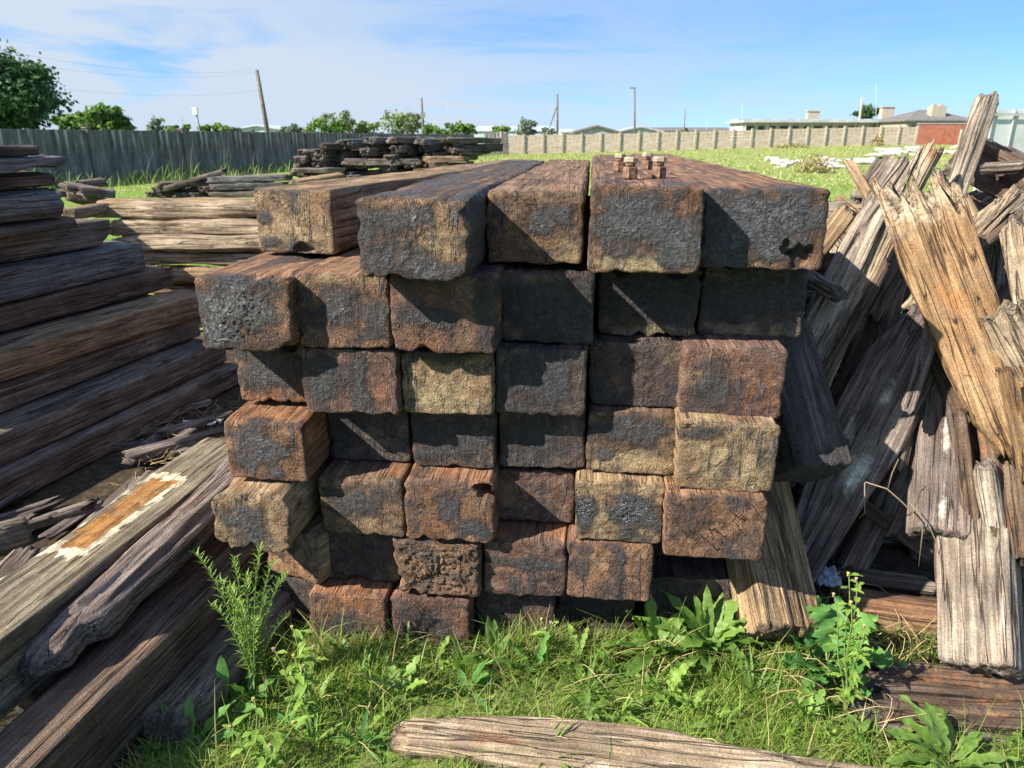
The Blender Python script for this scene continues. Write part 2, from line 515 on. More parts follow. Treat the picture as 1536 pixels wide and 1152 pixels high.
ST = [
 # row 1
 (1, 381, 505, 380, .19, 3.2, 'tan', [('o', .5, .35, .5, .35, .8), ('t', .12, .55, .12, .12, .8), ('t', .15, .15, .14, .1, .8), ('r', .3, .7, .2, .3, .5)],
  'tan timber with ochre blotches set back at the left end of the top row', dict(yaw=-R(13), side=(.1, .35, 0), holes=[(.6, .02, .03, .03)])),
 (1, 535, 706, 421, .2, 3.0, 'brown', [('o', .75, .5, .3, .45, .6), ('r', .5, .95, .6, .06, .4), ('t', .25, .3, .35, .3, .75), ('t', .7, .12, .4, .16, .8), ('t', .35, .75, .4, .15, .8), ('t', .1, .6, .15, .4, .6)],
  'grey cracked timber with a crumbling upper edge jutting furthest out of the top row', dict(chip=.035, cap_amp=.005, side_amp=.005, side=(.45, .1, 0), r=.022)),
 (1, 729, 876, 397, .2, 2.9, 'brown', [('t', .62, .62, .28, .22), ('o', .8, .2, .25, .25, .7), ('r', .9, .8, .2, .2, .5)],
  'brown timber with a grey tar smear, directly left of the gap in the top row', dict(side=(0, .2, .1))),
 (1, 884, 1051, 411, .222, 3.4, 'rust', [('t', .45, .62, .5, .33, 1.1), ('t', .85, .4, .2, .4, 1.1), ('o', .45, .12, .5, .16, .9)],
  'tar-dripped timber with ochre lower edge carrying the four rusty bolts', dict(side=(.25, .2, 0), chip=.012)),
 (1, 1053, 1234, 405, .212, 4.3, 'rust', [('t', .45, .6, .6, .5, 1.2), ('t', .2, .2, .3, .3, 1.2)],
  'blue-black timber with a rust-red hollow at lower right, right end of top row',
  dict(side=(.1, .3, 0), holes=[(.84, .17, .035, .03), (.70, .28, .02, .012)], chip=.016)),
 # row 2
 (2, 297, 442, 527, .205, 2.9, 'rust', [('t', .4, .62, .5, .42, 1.15), ('t', .2, .25, .3, .25, 1.2), ('o', .05, .5, .1, .2, .6)],
  'grey tar-crusted timber with orange rings at lower right, left end of the second row', dict(side=(.3, .5, 0), chip=.05, crustk=1)),
 (2, 441, 588, 523, .208, 2.9, 'rust', [('t', .5, .55, .3, .3, .85), ('t', .85, .5, .2, .3, .8), ('o', .5, .93, .5, .08, .7)],
  'orange-brown timber with grey tar centre, second from left in the second row', dict(side=(0, .5, .2), chip=.02)),
 (2, 586, 745, 530, .215, 2.7, 'red', [('t', .45, .45, .32, .14, .8), ('r', .35, .1, .3, .1, .8), ('t', .9, .5, .15, .5, .5)],
  'dull red-brown timber half shaded below the jutting grey one, third in the second row', dict(side=(.2, .3, 0), chip=.02)),
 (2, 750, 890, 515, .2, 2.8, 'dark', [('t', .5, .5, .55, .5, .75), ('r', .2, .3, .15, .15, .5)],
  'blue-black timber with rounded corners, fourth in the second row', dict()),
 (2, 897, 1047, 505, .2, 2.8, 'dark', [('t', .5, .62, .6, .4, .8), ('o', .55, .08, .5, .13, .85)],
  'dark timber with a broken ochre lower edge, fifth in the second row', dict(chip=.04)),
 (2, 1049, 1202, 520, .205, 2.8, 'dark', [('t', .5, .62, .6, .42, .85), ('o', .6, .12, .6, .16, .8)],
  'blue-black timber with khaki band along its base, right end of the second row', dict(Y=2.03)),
 # row 3
 (3, 352, 500, 605, .195, 2.8, 'rust', [('t', .4, .6, .4, .42), ('r', .3, .1, .5, .18, .9)],
  'ragged half-hidden rust timber with a grey tar crust, left end of the third row', dict(chip=.06, Y=2.02)),
 (3, 452, 600, 622, .2, 2.8, 'red', [('t', .2, .5, .2, .5, .8), ('t', .6, .4, .12, .5, .8), ('r', .8, .5, .2, .4, .6)],
  'brown timber with vertical tar streaks, second in the third row', dict()),
 (3, 602, 740, 622, .19, 2.8, 'tan', [('o', .5, .3, .6, .35, .85), ('t', .5, .95, .5, .15, .6)],  # tar blob along the top paints in the shadow from above
  'ochre timber with a top shadow painted in as tar, third in the third row', dict()),
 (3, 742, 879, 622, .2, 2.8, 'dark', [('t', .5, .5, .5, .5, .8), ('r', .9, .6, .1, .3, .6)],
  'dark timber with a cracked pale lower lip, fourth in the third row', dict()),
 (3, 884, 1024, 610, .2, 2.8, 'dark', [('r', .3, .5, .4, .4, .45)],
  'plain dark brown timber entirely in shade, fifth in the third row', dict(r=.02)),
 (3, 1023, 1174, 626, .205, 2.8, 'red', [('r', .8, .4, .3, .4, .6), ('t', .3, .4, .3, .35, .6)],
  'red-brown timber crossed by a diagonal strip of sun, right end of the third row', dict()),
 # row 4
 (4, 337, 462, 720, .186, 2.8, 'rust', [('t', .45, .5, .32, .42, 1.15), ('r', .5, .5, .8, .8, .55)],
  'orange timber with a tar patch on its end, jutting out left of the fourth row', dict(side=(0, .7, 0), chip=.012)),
 (4, 490, 617, 690, .19, 2.7, 'dark', [('o', .6, .5, .25, .1, .5), ('t', .2, .5, .3, .4, .5)],  # the thin ochre blob is a painted streak of sun
  'recessed dark timber with a thin streak of sun painted in ochre, second in the fourth row', dict()),
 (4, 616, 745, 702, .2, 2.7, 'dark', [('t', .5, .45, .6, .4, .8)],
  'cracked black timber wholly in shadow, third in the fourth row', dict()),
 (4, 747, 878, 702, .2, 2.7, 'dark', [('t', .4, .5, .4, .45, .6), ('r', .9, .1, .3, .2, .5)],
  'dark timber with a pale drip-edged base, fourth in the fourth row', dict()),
 (4, 880, 1014, 711, .2, 2.7, 'brown', [('o', .6, .2, .55, .25), ('t', .5, .72, .6, .25, .75), ('t', .2, .3, .12, .1, .8)],  # wide tar blob paints the cast shadow on the upper half
  'yellow ochre timber with shadow painted black over its upper half, fifth in the fourth row', dict()),
 (4, 1017, 1162, 737, .212, 2.9, 'tan', [('o', .55, .4, .6, .4, .75), ('t', .2, .85, .25, .12, .7)],
  'sunlit tan-gold timber at the right end of the fourth row', dict(side=(0, .2, .3))),
 # row 5
 (5, 317, 441, 828, .19, 2.7, 'tan', [('t', .5, .45, .22, .4, .8), ('t', .18, .6, .1, .2, .8), ('o', .5, .5, .8, .8, .45)],
  'khaki round-cornered timber with black streaks, left end of the fifth row', dict(side=(0, .15, .1), chip=.04, r=.05)),
 (5, 478, 608, 802, .195, 2.7, 'brown', [('t', .45, .6, .35, .3, .9), ('o', .6, .2, .4, .2, .5)],
  'grey-brown timber with lit upper right half, second in the fifth row', dict(side=(0, .3, .1))),
 (5, 606, 741, 812, .198, 2.9, 'rust', [('t', .5, .55, .18, .3, .9), ('t', .75, .25, .25, .2, .9), ('r', .3, .3, .4, .4, .7)],
  'rust-red timber with clear growth rings and a broken upper right corner, fifth row',
  dict(side=(.1, .6, 0), holes=[(1.0, .98, .05, .10)], chip=.03)),
 (5, 742, 862, 783, .185, 2.6, 'red', [('r', .7, .5, .3, .4, .6)],
  'recessed purple-brown timber, fourth in the fifth row', dict()),
 (5, 863, 995, 812, .198, 2.7, 'tan', [('t', .65, .5, .3, .4, 1.35), ('t', .12, .5, .14, .35, 1.3), ('o', .3, .6, .2, .5, .6)],
  'timber with glossy tar blobs over ochre, fifth in the fifth row', dict(crustk=1, chip=.015)),
 (5, 998, 1146, 838, .205, 2.7, 'rust', [('t', .25, .6, .25, .3, .45), ('o', .8, .3, .3, .3, .35)],
  'plain orange-brown timber with a chipped lower edge, right end of the fifth row', dict(side=(0, .5, .3))),
 # row 6
 (6, 486, 600, 870, .195, 2.6, 'dark', [('t', .5, .4, .3, .4, .4)],
  'black shaded timber between the khaki and the crumbling ones, sixth row', dict(chip=.04)),
 (6, 589, 722, 892, .195, 2.7, 'brown', [('o', .5, .5, .7, .7, .28)],
  'crumbling rotten brown timber with a deeply pitted end, sixth row', dict(cap_amp=.0065, chip=.035, crustk=2)),
 (6, 725, 850, 893, .196, 2.7, 'red', [('r', .5, .5, .5, .5, .55), ('t', .5, .6, .5, .12, .8), ('t', .35, .2, .06, .3, .7), ('t', .6, .2, .05, .3, .7)],
  'rusty timber with dark vertical tar drips, third in the sixth row', dict(side=(0, .45, 0))),
 (6, 850, 978, 900, .2, 2.7, 'rust', [('t', .62, .4, .06, .6, .9), ('r', .5, .5, .7, .7, .5), ('t', .15, .6, .15, .25, .6)],
  'red-brown timber split by black vertical cracks, fourth in the sixth row', dict(side=(.1, .4, 0))),
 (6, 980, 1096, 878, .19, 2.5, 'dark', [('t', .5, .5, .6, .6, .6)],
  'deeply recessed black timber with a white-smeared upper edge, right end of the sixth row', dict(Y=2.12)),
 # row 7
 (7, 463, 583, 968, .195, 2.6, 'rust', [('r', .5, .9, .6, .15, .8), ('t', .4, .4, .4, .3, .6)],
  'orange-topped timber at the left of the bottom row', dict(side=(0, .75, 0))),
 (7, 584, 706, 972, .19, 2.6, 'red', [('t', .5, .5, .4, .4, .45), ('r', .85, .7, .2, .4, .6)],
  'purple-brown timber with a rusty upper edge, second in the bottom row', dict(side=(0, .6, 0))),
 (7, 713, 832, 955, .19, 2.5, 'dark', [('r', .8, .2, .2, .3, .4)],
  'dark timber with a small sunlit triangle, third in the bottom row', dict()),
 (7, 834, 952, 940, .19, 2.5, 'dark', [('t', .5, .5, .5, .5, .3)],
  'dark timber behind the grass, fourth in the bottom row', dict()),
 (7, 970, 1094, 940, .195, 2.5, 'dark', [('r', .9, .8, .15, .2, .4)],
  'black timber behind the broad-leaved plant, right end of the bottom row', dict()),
]
for (row, x0, x1, pb, h, L, mat, bl, lab, kw) in ST:
    kw = dict(kw)
    ck = kw.pop('crustk', 0)
    if ck == 1:
        tb = [b for b in bl if b[0] == 't']
        kw['crust'] = lambda u, v, tb=tb: np.clip(sum(np.exp(-(((u - b[1]) / b[3]) ** 2 + ((v - b[2]) / b[4]) ** 2)) for b in tb), 0, 1)
    elif ck == 2:
        kw['crust'] = lambda u, v: np.ones_like(u)
    stack_timber(row, x0, x1, pb, h, L, mat, bl, lab, **kw)
# turned timber wedged at the lower left
o = timber('stacked_timber', 1.7, .215, .19, 'tan', seed=5, N=130, NS=34, K=20, r=.02, chip=.02, side_amp=.005,
           maskf=blobs([('r', .5, .3, .6, .6, .7), ('t', .3, .5, .2, .3, .5)], (0, .25, .3)))
p = at(452, 905, 1.98)
o.location = (p.x - .02, 2.0, .3); o.rotation_euler = (0, 0, R(-27))
tag(o, 'tan-topped timber turned aslant, wedged between the khaki timber and the black one', 'timber', 'heavy timbers of the square-cut stack')
o = timber('stacked_timber', 1.6, .22, .19, 'dark', seed=8, N=80, NS=24, K=12, r=.02, chip=.02)
o.location = (p.x - .03, 2.03, .1); o.rotation_euler = (0, 0, R(-24))
tag(o, 'black timber lying on the ground beneath the turned tan-topped one', 'timber', 'heavy timbers of the square-cut stack')

# bolts standing on the top timber
NUT = None
mt = NT('rusty_iron')
v = mt.n('TexCoord').outputs['Object']
n1 = mt.noise(v, 90, 5, .6)
mt.bsdf(Base_Color=mt.ramp(n1, [(.35, (.05, .026, .016)), (.55, (.16, .085, .05)), (.7, (.3, .19, .12))]), Roughness=.85, Normal=mt.bump(n1, .6, .003))
M['rustiron'] = mt.m
mt = NT('pale_zinc')
v = mt.n('TexCoord').outputs['Object']
n1 = mt.noise(v, 70, 4, .6)
mt.bsdf(Base_Color=mt.ramp(n1, [(.35, (.14, .09, .055)), (.5, (.28, .225, .15)), (.66, (.44, .38, .28))]), Roughness=.6, Metallic=.2, Normal=mt.bump(n1, .4, .002))
M['zinc'] = mt.m


def hexa(r, z0, z1, rot=0.0, cham=.003):
    b = MB()
    vs = []
    for (rr, z) in ((r - cham, z0), (r, z0 + cham), (r, z1 - cham), (r - cham, z1)):
        for k in range(6):
            a = rot + math.pi / 3 * k
            vs.append((rr * math.cos(a), rr * math.sin(a), z))
    fs = [tuple(range(5, -1, -1)), tuple(range(18, 24))]
    for i in range(3):
        for k in range(6):
            fs.append((i * 6 + k, i * 6 + (k + 1) % 6, (i + 1) * 6 + (k + 1) % 6, (i + 1) * 6 + k))
    b.add(vs, fs)
    return b


TOPZ = ROWZ[1] + .2215
for (px, Y, rz, lab) in ((945, 2.16, .2, 'rusty bolt with pale hexagonal head, front left of the four'),
                         (988, 2.20, .45, 'rusty bolt with pale head standing front right of the four'),
                         (929, 2.62, .1, 'rusty bolt with pale head at the back left of the four, nearest the gap'),
                         (969, 2.78, .6, 'bolt with pale head farthest back, behind the other three')):
    p = at(px, 262, Y)
    e = empty('bolt', (p.x, Y, TOPZ), rz)
    tag(e, lab, 'bolt', 'rusty bolts on the top timber')
    b = hexa(.0225, 0, .034, 0); b.build('nut', M['rustiron'], e)
    b = MB(); b.tube([(0, 0, .034), (0, 0, .048)], .0145, 16); b.build('shank', M['rustiron'], e, True)
    b = hexa(.0205, .044, .061, .5, .004); b.build('head', M['zinc'], e)

# ------------------------------------------------------------------ the stepped stack of sleepers at the left
LEN = {0: 2.5, 1: 2.3, 2: 1.95, 3: 1.8, 4: 1.6, 5: 1.5, 6: 1.5}


def sleeper_at(px, py, z0, h, w, L, sx, mat, lab, cat='sleeper', name='railway_sleeper', group='sleepers of the stepped left stack', **kw):
    """far right lower corner seen at px,py; the sleeper runs back towards the viewer"""
    p = atz(px, py, z0)
    d = Vector((sx, 1, 0)).normalized()
    xax = Vector((d.y, -d.x, 0))
    far = p - xax * (w / 2) + Vector((0, 0, h / 2))
    near = far - d * L
    args = dict(N=90, NS=70, K=8, r=.022, side_amp=.006, wob=.004, chip=.012, dense=False, split=.003)
    args.update(kw)
    return piece(name, lab, cat, near, far, w, h * .95, mat, hint=(0, 0, 1), group=group, world=True, seed=int(px + z0 * 100), **args)


SL = [(362, 578, 0, .152, .26, 'sleeper', 'lowest dark sleeper of the stepped left stack, resting on the ground'),
      (341, 545, .15, .152, .265, 'sleeper', 'dark sleeper just above the lowest in the stepped left stack'),
      (302, 505, .30, .152, .26, 'sleeper', 'third dark sleeper from the ground in the stepped left stack'),
      (318, 470, .45, .152, .29, 'tan', 'brown sleeper with a paler top edge in the middle of the left stack'),
      (262, 431, .60, .143, .27, 'barkbrown', 'black sleeper directly beneath the blue-grey one in the left stack'),
      (220, 406, .74, .185, .22, 'greyblue', 'blue-grey sleeper with blunt end, in the upper part of the left stack'),
      (172, 368, .92, .168, .26, 'sleeper', 'dark sleeper with a slanting cut end above the blue-grey one')]
for i, (px, py, z, h, sx, mat, lab) in enumerate(SL):
    sleeper_at(px, py, z, h, .26, LEN[i], sx, mat, lab, side_amp=.004,
               prof=[(0, 1, 1, 0, 0), (.93, 1, 1, 0, 0), (1, .9, .5, .01, .035)] if i == 6 else None)
for i, (px, py, z, h) in enumerate(((270, 512, .30, .15), (268, 478, .45, .15), (225, 440, .60, .14), (182, 410, .74, .17), (140, 372, .92, .15), (330, 548, .15, .15))):
    sleeper_at(px, py, z, h, .3, 1.6, .27, 'dark', 'dark sleeper in the second row of the left stack, glimpsed through the gaps', group='second row of the left stack', N=40, NS=20, K=4)
sleeper_at(116, 342, 1.085, .06, .24, 1.3, .25, 'dark', 'thin dark sleeper lying under the deeply grained grey one at upper left')
sleeper_at(98, 326, 1.15, .15, .24, 1.3, .25, 'greyblue', 'grey sleeper with deep wavy grain near the top of the left stack', side_amp=.012, split=.014, chip=.03, r=.05)
sleeper_at(84, 280, 1.305, .075, .22, 1.3, .25, 'barkbrown', 'dark red-brown slat under the topmost pale sleeper of the left stack', side_amp=.008)
sleeper_at(105, 256, 1.385, .075, .23, 1.3, .2, 'greyblue', 'weathered grey board with an eaten-away end near the top of the left stack', side_amp=.012, chip=.05, jag1=.06,
           prof=[(0, 1, 1, 0, 0), (.75, 1, 1, 0, 0), (.85, 1, .6, 0, .01), (1, .9, .75, 0, .012)])
sleeper_at(62, 233, 1.465, .05, .22, 1.2, .2, 'dark', 'dark topmost board of the left stack', side_amp=.008, chip=.03, jag1=.04)
# crosswise sleepers behind
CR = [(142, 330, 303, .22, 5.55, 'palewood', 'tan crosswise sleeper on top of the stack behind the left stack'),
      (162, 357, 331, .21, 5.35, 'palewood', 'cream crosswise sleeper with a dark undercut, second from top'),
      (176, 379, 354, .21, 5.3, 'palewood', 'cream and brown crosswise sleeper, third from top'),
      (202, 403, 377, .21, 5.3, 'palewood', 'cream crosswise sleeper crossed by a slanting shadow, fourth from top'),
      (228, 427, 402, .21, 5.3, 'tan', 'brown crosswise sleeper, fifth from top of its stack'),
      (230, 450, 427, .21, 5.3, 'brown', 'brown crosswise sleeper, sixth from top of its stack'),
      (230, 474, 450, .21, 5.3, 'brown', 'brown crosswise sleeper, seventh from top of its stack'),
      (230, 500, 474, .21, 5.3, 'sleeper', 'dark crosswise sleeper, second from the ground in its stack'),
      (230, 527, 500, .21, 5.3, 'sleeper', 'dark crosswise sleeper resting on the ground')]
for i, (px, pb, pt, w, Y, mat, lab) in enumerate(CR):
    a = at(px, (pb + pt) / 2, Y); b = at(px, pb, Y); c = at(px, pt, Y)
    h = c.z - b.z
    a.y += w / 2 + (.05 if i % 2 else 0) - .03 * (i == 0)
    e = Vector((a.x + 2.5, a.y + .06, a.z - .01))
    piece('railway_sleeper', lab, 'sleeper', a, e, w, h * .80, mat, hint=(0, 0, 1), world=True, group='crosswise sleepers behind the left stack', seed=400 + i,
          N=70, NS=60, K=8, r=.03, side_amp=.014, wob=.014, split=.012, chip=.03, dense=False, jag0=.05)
    a2 = a + Vector((-.1 + .05 * i, w + .03, 0))
    if i < 2:
        piece('railway_sleeper', 'tan sleeper in the back of the crosswise stack, %s' % ('its left end poking out' if i == 0 else 'hidden but for its left tip'), 'sleeper', a2, a2 + Vector((2.5, .03, 0)), w, h * .9, 'tan', hint=(0, 0, 1), world=True,
              group='crosswise sleepers behind the left stack', seed=430 + i, N=40, NS=24, K=5, side_amp=.008, dense=False)

# ------------------------------------------------------------------ beams leaning in from the lower left
def paintmask(u, y, v, so):
    z = np.zeros_like(u)
    n = .025 * fbm(u * 7, y * 14, v, 4)
    top = (v > .8)
    uu = u + n; yy = y + n
    inside = (uu > .14) & (uu < .58) & (yy > 1.32) & (yy < 1.76)
    border = (uu > -.5) & (uu < .68) & (yy > 1.28) & (yy < 1.81) & (fbm(u * 9, y * 22, v, 3) > -.35) & ~inside
    left = (uu < .08) & (yy > .95)
    spots = sstep(.25, .5, fbm(u * 9, y * 16, v, 3)) * .6
    bb = np.where((border & ((uu > .52) | (yy < 1.35) | (yy > 1.73))), 1.3, 0) + np.where(left & top, .45, 0) + spots * (uu < .5) * .8
    return [z, np.where(inside & top, 1.35, 0), np.where(top, bb, 0)]


piece('painted_beam', 'olive-grey beam with a yellow painted panel outlined in cream, lying at the left', 'beam', (-1.50, .55, .305), (-1.13, 2.66, .305), .225, .2,
      'painted', hint=(0, 0, 1), world=True, seed=11, N=150, NS=130, K=10, r=.012, side_amp=.003, chip=.01, dense=False, maskf=paintmask, split=.003)
piece('rough_log', 'rough grey-brown weathered log with a knobbly broken end resting on a darker beam', 'log', (-1.20, 1.47, .30), (-.93, 2.45, .43), .135, .115,
      'purple', hint=(0, 0, 1), world=True, seed=23, N=130, NS=90, K=14, r=.055, side_amp=.016, wob=.012, chip=.05, dense=False, cap_amp=.02, split=.006,
      prof=[(0, .55, .6, 0, -.01), (.05, .95, .8, 0, -.005), (.12, .8, .85, -.01, 0), (.17, 1.15, 1.05, .01, 0), (.3, 1.1, 1, 0, 0), (1, 1, 1, 0, 0)],
      maskf=blobs([], (0, .12, .0)))
piece('dark_beam', 'dark brown square beam below the knobbly log, running out at the lower left corner', 'beam', (-1.22, .80, .135), (-.93, 2.2, .15), .17, .21,
      'barkbrown', hint=(0, 0, 1), world=True, seed=31, N=110, NS=80, K=10, r=.012, side_amp=.004, dense=False)
piece('dark_log', 'black rounded log lying on the grass beside the dark brown beam', 'log', (-.93, 1.52, .06), (-.74, 2.25, .07), .15, .12,
      'sleeper', hint=(0, 0, 1), world=True, seed=37, N=90, NS=60, K=12, r=.05, side_amp=.010, wob=.01, chip=.05, dense=False)
piece('dark_log', 'narrow shaded log half hidden between the painted beam and the knobbly log', 'log', (-1.30, 1.55, .12), (-1.02, 2.35, .2), .12, .12,
      'sleeper', hint=(0, 0, 1), world=True, seed=38, N=60, NS=40, K=8, r=.04, side_amp=.01, dense=False)

# weathered plank in the grass
piece('weathered_plank', 'long pale weathered plank lying in the grass at the bottom', 'plank', (-.305, 1.525, .045), (1.0, 1.33, .05), .155, .05,
      'palewood', hint=(0, -.25, 1), world=True, seed=41, N=130, NS=160, K=10, r=.018, side_amp=.005, wob=.004, chip=.02, dense=False, split=.004,
      prof=[(0, .45, .8, .02), (.03, .65, 1, .012), (.1, .72, 1, .005), (.14, .82, 1, 0), (.25, 1, 1, 0), (.55, 1.1, 1, .01), (.62, 1.0, 1, .02), (1, .9, 1, .03)],
      maskf=lambda u, y, v, so: [np.zeros_like(u), .75 * np.exp(-((y - .27) / .09) ** 2 - ((u - .55) / .2) ** 2), .6 * np.exp(-((y - .55) / .1) ** 2 - ((u - .8) / .15) ** 2)])

# splinters and offcuts between the left stack and the painted beam
rs = np.random.RandomState(3)
spl_lab = ['dark splintered slab among offcuts on the shaded ground', 'thin grey splinter of timber on the shaded ground']
for i in range(44):
    py = rs.uniform(590, 880); px = rs.uniform(-60, 330) - (py - 590) * .25
    lx = 2.2
    p = atz(px, py, .03)
    if p.x > -1.30 + .18 * (p.y - 1.5) - .05 or p.x < -2.3 + (p.y - 2.78) * .26 + .05: continue
    a = R(rs.uniform(-25, 75))
    L = rs.uniform(.2, .55); w = rs.uniform(.03, .09)
    d = Vector((math.sin(a), math.cos(a), rs.uniform(-.05, .08)))
    c = Vector((p.x, p.y, rs.uniform(.02, .07)))
    thin = w < .06
    piece('splintered_slab', spl_lab[1] if thin else spl_lab[0], 'offcut', c - d * L / 2, c + d * L / 2, w, rs.uniform(.015, .04),
          'purple' if rs.rand() < .6 else 'sleeper', hint=(rs.uniform(-.3, .3), 0, 1), world=True, group='thin splinters by the left stack' if thin else 'slabs by the left stack',
          seed=500 + i, N=28, NS=22, K=4, r=.008, side_amp=.006, dense=False, jag0=.06, jag1=.06, jf=60)
piece('block_offcut', 'squared dark block with a rounded end among the splinters at far left', 'offcut', (-20, 812, 2.2), (38, 796, 2.28), .1, .1, 'sleeper', seed=71, N=60, NS=20, K=10, r=.03, chip=.02)

# ------------------------------------------------------------------ the loose heap of split posts and offcuts at the right
HG = 'loose pieces of the right-hand heap'
J = dict(dense=False, chip=.02)


def hp(name, lab, cat, a, b, w, t, mat, roll=0, seed=0, hint=None, **kw):
    args = dict(N=96, NS=80, K=10, r=.010, side_amp=.008, wob=.005, split=.010, dense=False, jag0=.03, jag1=.05, jf=35)
    args.update(kw)
    return piece(name, lab, cat, a, b, w, t, mat, roll=roll, seed=seed, hint=hint, group=HG, **args)


SUNH = (-.5, -1, .35)
hp('split_post', 'long pale split post leaning up to the right, its lower half in shade', 'post', (1172, 605, 2.35), (1353, 241, 2.75), .105, .09, 'silver', 12, 101,
   prof=[(0, 1.15, 1, 0), (.45, 1.05, 1, 0), (.75, .85, .9, -.01), (1, .45, .6, .02)], jag1=.10, split=.014, N=110, NS=110)
hp('split_post', 'thin split post close beside the long pale one, with a rusty broken tip', 'post', (1208, 600, 2.38), (1398, 226, 2.75), .075, .07, 'palewood', -8, 102,
   prof=[(0, 1.3, 1, 0), (.5, 1, 1, 0), (.85, .7, .9, 0), (1, .8, .8, 0)], jag1=.05, split=.012,
   maskf=lambda u, y, v, so: [0 * u, .9 * np.exp(-((y - 1.02) / .05) ** 2) * (u > .45), 0 * u], N=100, NS=110)
hp('square_post', 'tall square post rising above the skyline from the heap', 'post', (1405, 365, 2.75), (1481, 150, 2.95), .062, .075, 'silver', 38, 103, r=.006, split=.004, side_amp=.004,
   jag1=.03, N=80)
hp('split_board', 'wide golden-orange board with jagged fingers at its top and dark dots for bolt holes', 'board', (1512, 665, 2.02), (1376, 292, 2.36), .215, .06, 'golden', 4, 104, hint=SUNH,
   prof=[(0, .55, .8, .02), (.10, .75, 1, .015), (.3, .9, 1, .01), (.5, .92, 1, 0), (.75, 1.02, 1, -.005), (.9, 1.04, .9, .0), (1, 1.0, .6, 0)], jag1=.16, jag0=.10, jf=42, N=130, NS=110, split=.006,
   maskf=lambda u, y, v, so: [.9 * sum(np.exp(-(((u - hx) / .035) ** 2 + ((y - hy) / .009) ** 2) ** 2) for hx, hy in ((.36, .40), (.74, .45), (.42, .30), (.60, .21))),  # tar dots paint the dark inside the bolt holes
                              (.62 * np.exp(-((y - .46) / .13) ** 2 - ((u - .45) / .35) ** 2) + .4 * np.exp(-((y - .25) / .1) ** 2 - ((u - .3) / .3) ** 2)), .55 * sstep(.60, .74, y + .05 * noise3(u * 6, y * 8, v))])
hp('split_board', 'wide purple-grey board with a pale lichen patch, leaning in the shade of the stack', 'board', (1170, 905, 2.12), (1384, 478, 2.42), .235, .05, 'purple', -10, 106,
   prof=[(0, .45, 1, 0), (.3, .75, 1, 0), (.6, 1.05, 1, 0), (.85, 1, 1, 0), (1, .6, .8, .02)], jag1=.12, N=120, NS=110,
   maskf=lambda u, y, v, so: [0 * u, 0 * u, 1.1 * np.exp(-((y - .52) / .09) ** 2 - ((u - .66) / .17) ** 2) + .9 * np.exp(-((y - .12) / .14) ** 2 - ((u - .4) / .2) ** 2) + .7 * np.exp(-((y - .80) / .1) ** 2 - ((u - .55) / .08) ** 2)])
hp('rusty_plank', 'dark red-brown plank seen in the gap between the pale posts and the orange board', 'plank', (1245, 640, 2.55), (1362, 400, 2.75), .10, .05, 'barkbrown', 5, 107)
hp('split_post', 'pale sliver of post between the red-brown plank and the orange board', 'post', (1252, 720, 2.40), (1404, 455, 2.60), .055, .05, 'silver', 5, 108, jag1=.1)
hp('rough_slab', 'lumpy grey slab end catching the sun below the thin split post', 'slab', (1300, 470, 2.66), (1360, 370, 2.78), .12, .05, 'silver', 0, 109, split=.012)
hp('dark_beam', 'blue-black square beam leaning against the right side of the stack, its end flecked white', 'beam', (1214, 706, 2.03), (1158, 500, 2.36), .20, .19, 'dark', 38, 110,
   N=120, NS=80, K=20, r=.03, side_amp=.006, split=.004, jag0=0, jag1=0, maskf=blobs([('t', .5, .5, .9, .9, .9)], (.35, 0, 0)))
hp('leaning_beam', 'short brown beam leaning on the lower right of the stack, its foot sunlit', 'beam', (1172, 945, 1.86), (1118, 700, 2.28), .215, .15, 'tan', 34, 111, N=120, NS=80, K=20, r=.012,
   side_amp=.005, jag0=.02, jag1=0, hint=(-.25, -1, .3))
hp('hanging_post', 'grey square post pointing down with a sawn tan end, right of the lichen board', 'post', (1407, 800, 2.02), (1420, 545, 2.40), .155, .13, 'purple', 16, 112, N=110, NS=70, K=16, r=.015,
   side_amp=.006, jag0=.01, maskf=lambda u, y, v, so: [0 * u, 0 * u, .7 * np.exp(-((u - .45) / .10) ** 2) * np.clip(.8 + fbm(u * 3, y * 9, v, 3), 0, 1)])
hp('stump_post', 'stout bleached post end split by a deep crack, standing low at the right', 'post', (1472, 1000, 1.72), (1462, 770, 2.05), .20, .14, 'silver', -14, 113, N=130, NS=70, K=20, r=.02, jag0=.01, jag1=.10,
   side_amp=.008, split=.014)
hp('split_board', 'red-brown board at the right edge with a sunlit lower strip', 'board', (1528, 835, 1.88), (1492, 540, 2.22), .14, .06, 'barkbrown', 10, 114, N=90, jag0=.03, maskf=blobs([], (0, .3, .1)))
hp('jagged_splinter', 'dark grey jagged splinter between the hanging post and the red-brown board', 'splinter', (1478, 785, 2.0), (1432, 560, 2.25), .085, .035, 'purple', 0, 115, jag0=.12, split=.012)
hp('jagged_splinter', 'dark red-brown piece standing in for the shaded part of the orange board', 'splinter', (1484, 668, 2.10), (1412, 500, 2.30), .13, .035, 'barkbrown', 0, 116, jag0=.12, split=.01)  # separate dark piece stands in for the board's shaded part
hp('short_beam', 'short orange-brown beam lying level at the foot of the heap', 'beam', (1262, 918, 2.06), (1445, 945, 2.02), .15, .13, 'rust', 12, 117, r=.01, side_amp=.004, jag0=0, jag1=0, split=.002, N=90,
   maskf=blobs([], (0, .35, 0)))
hp('ground_board', 'wide weathered brown board lying flat on the ground at the lower right', 'board', (1318, 1038, 1.68), (1620, 1060, 1.66), .22, .05, 'barkbrown', 0, 118, hint=(0, -.15, 1), N=100, NS=90,
   jag0=.06, side_amp=.006, maskf=blobs([], (0, .25, .15)))
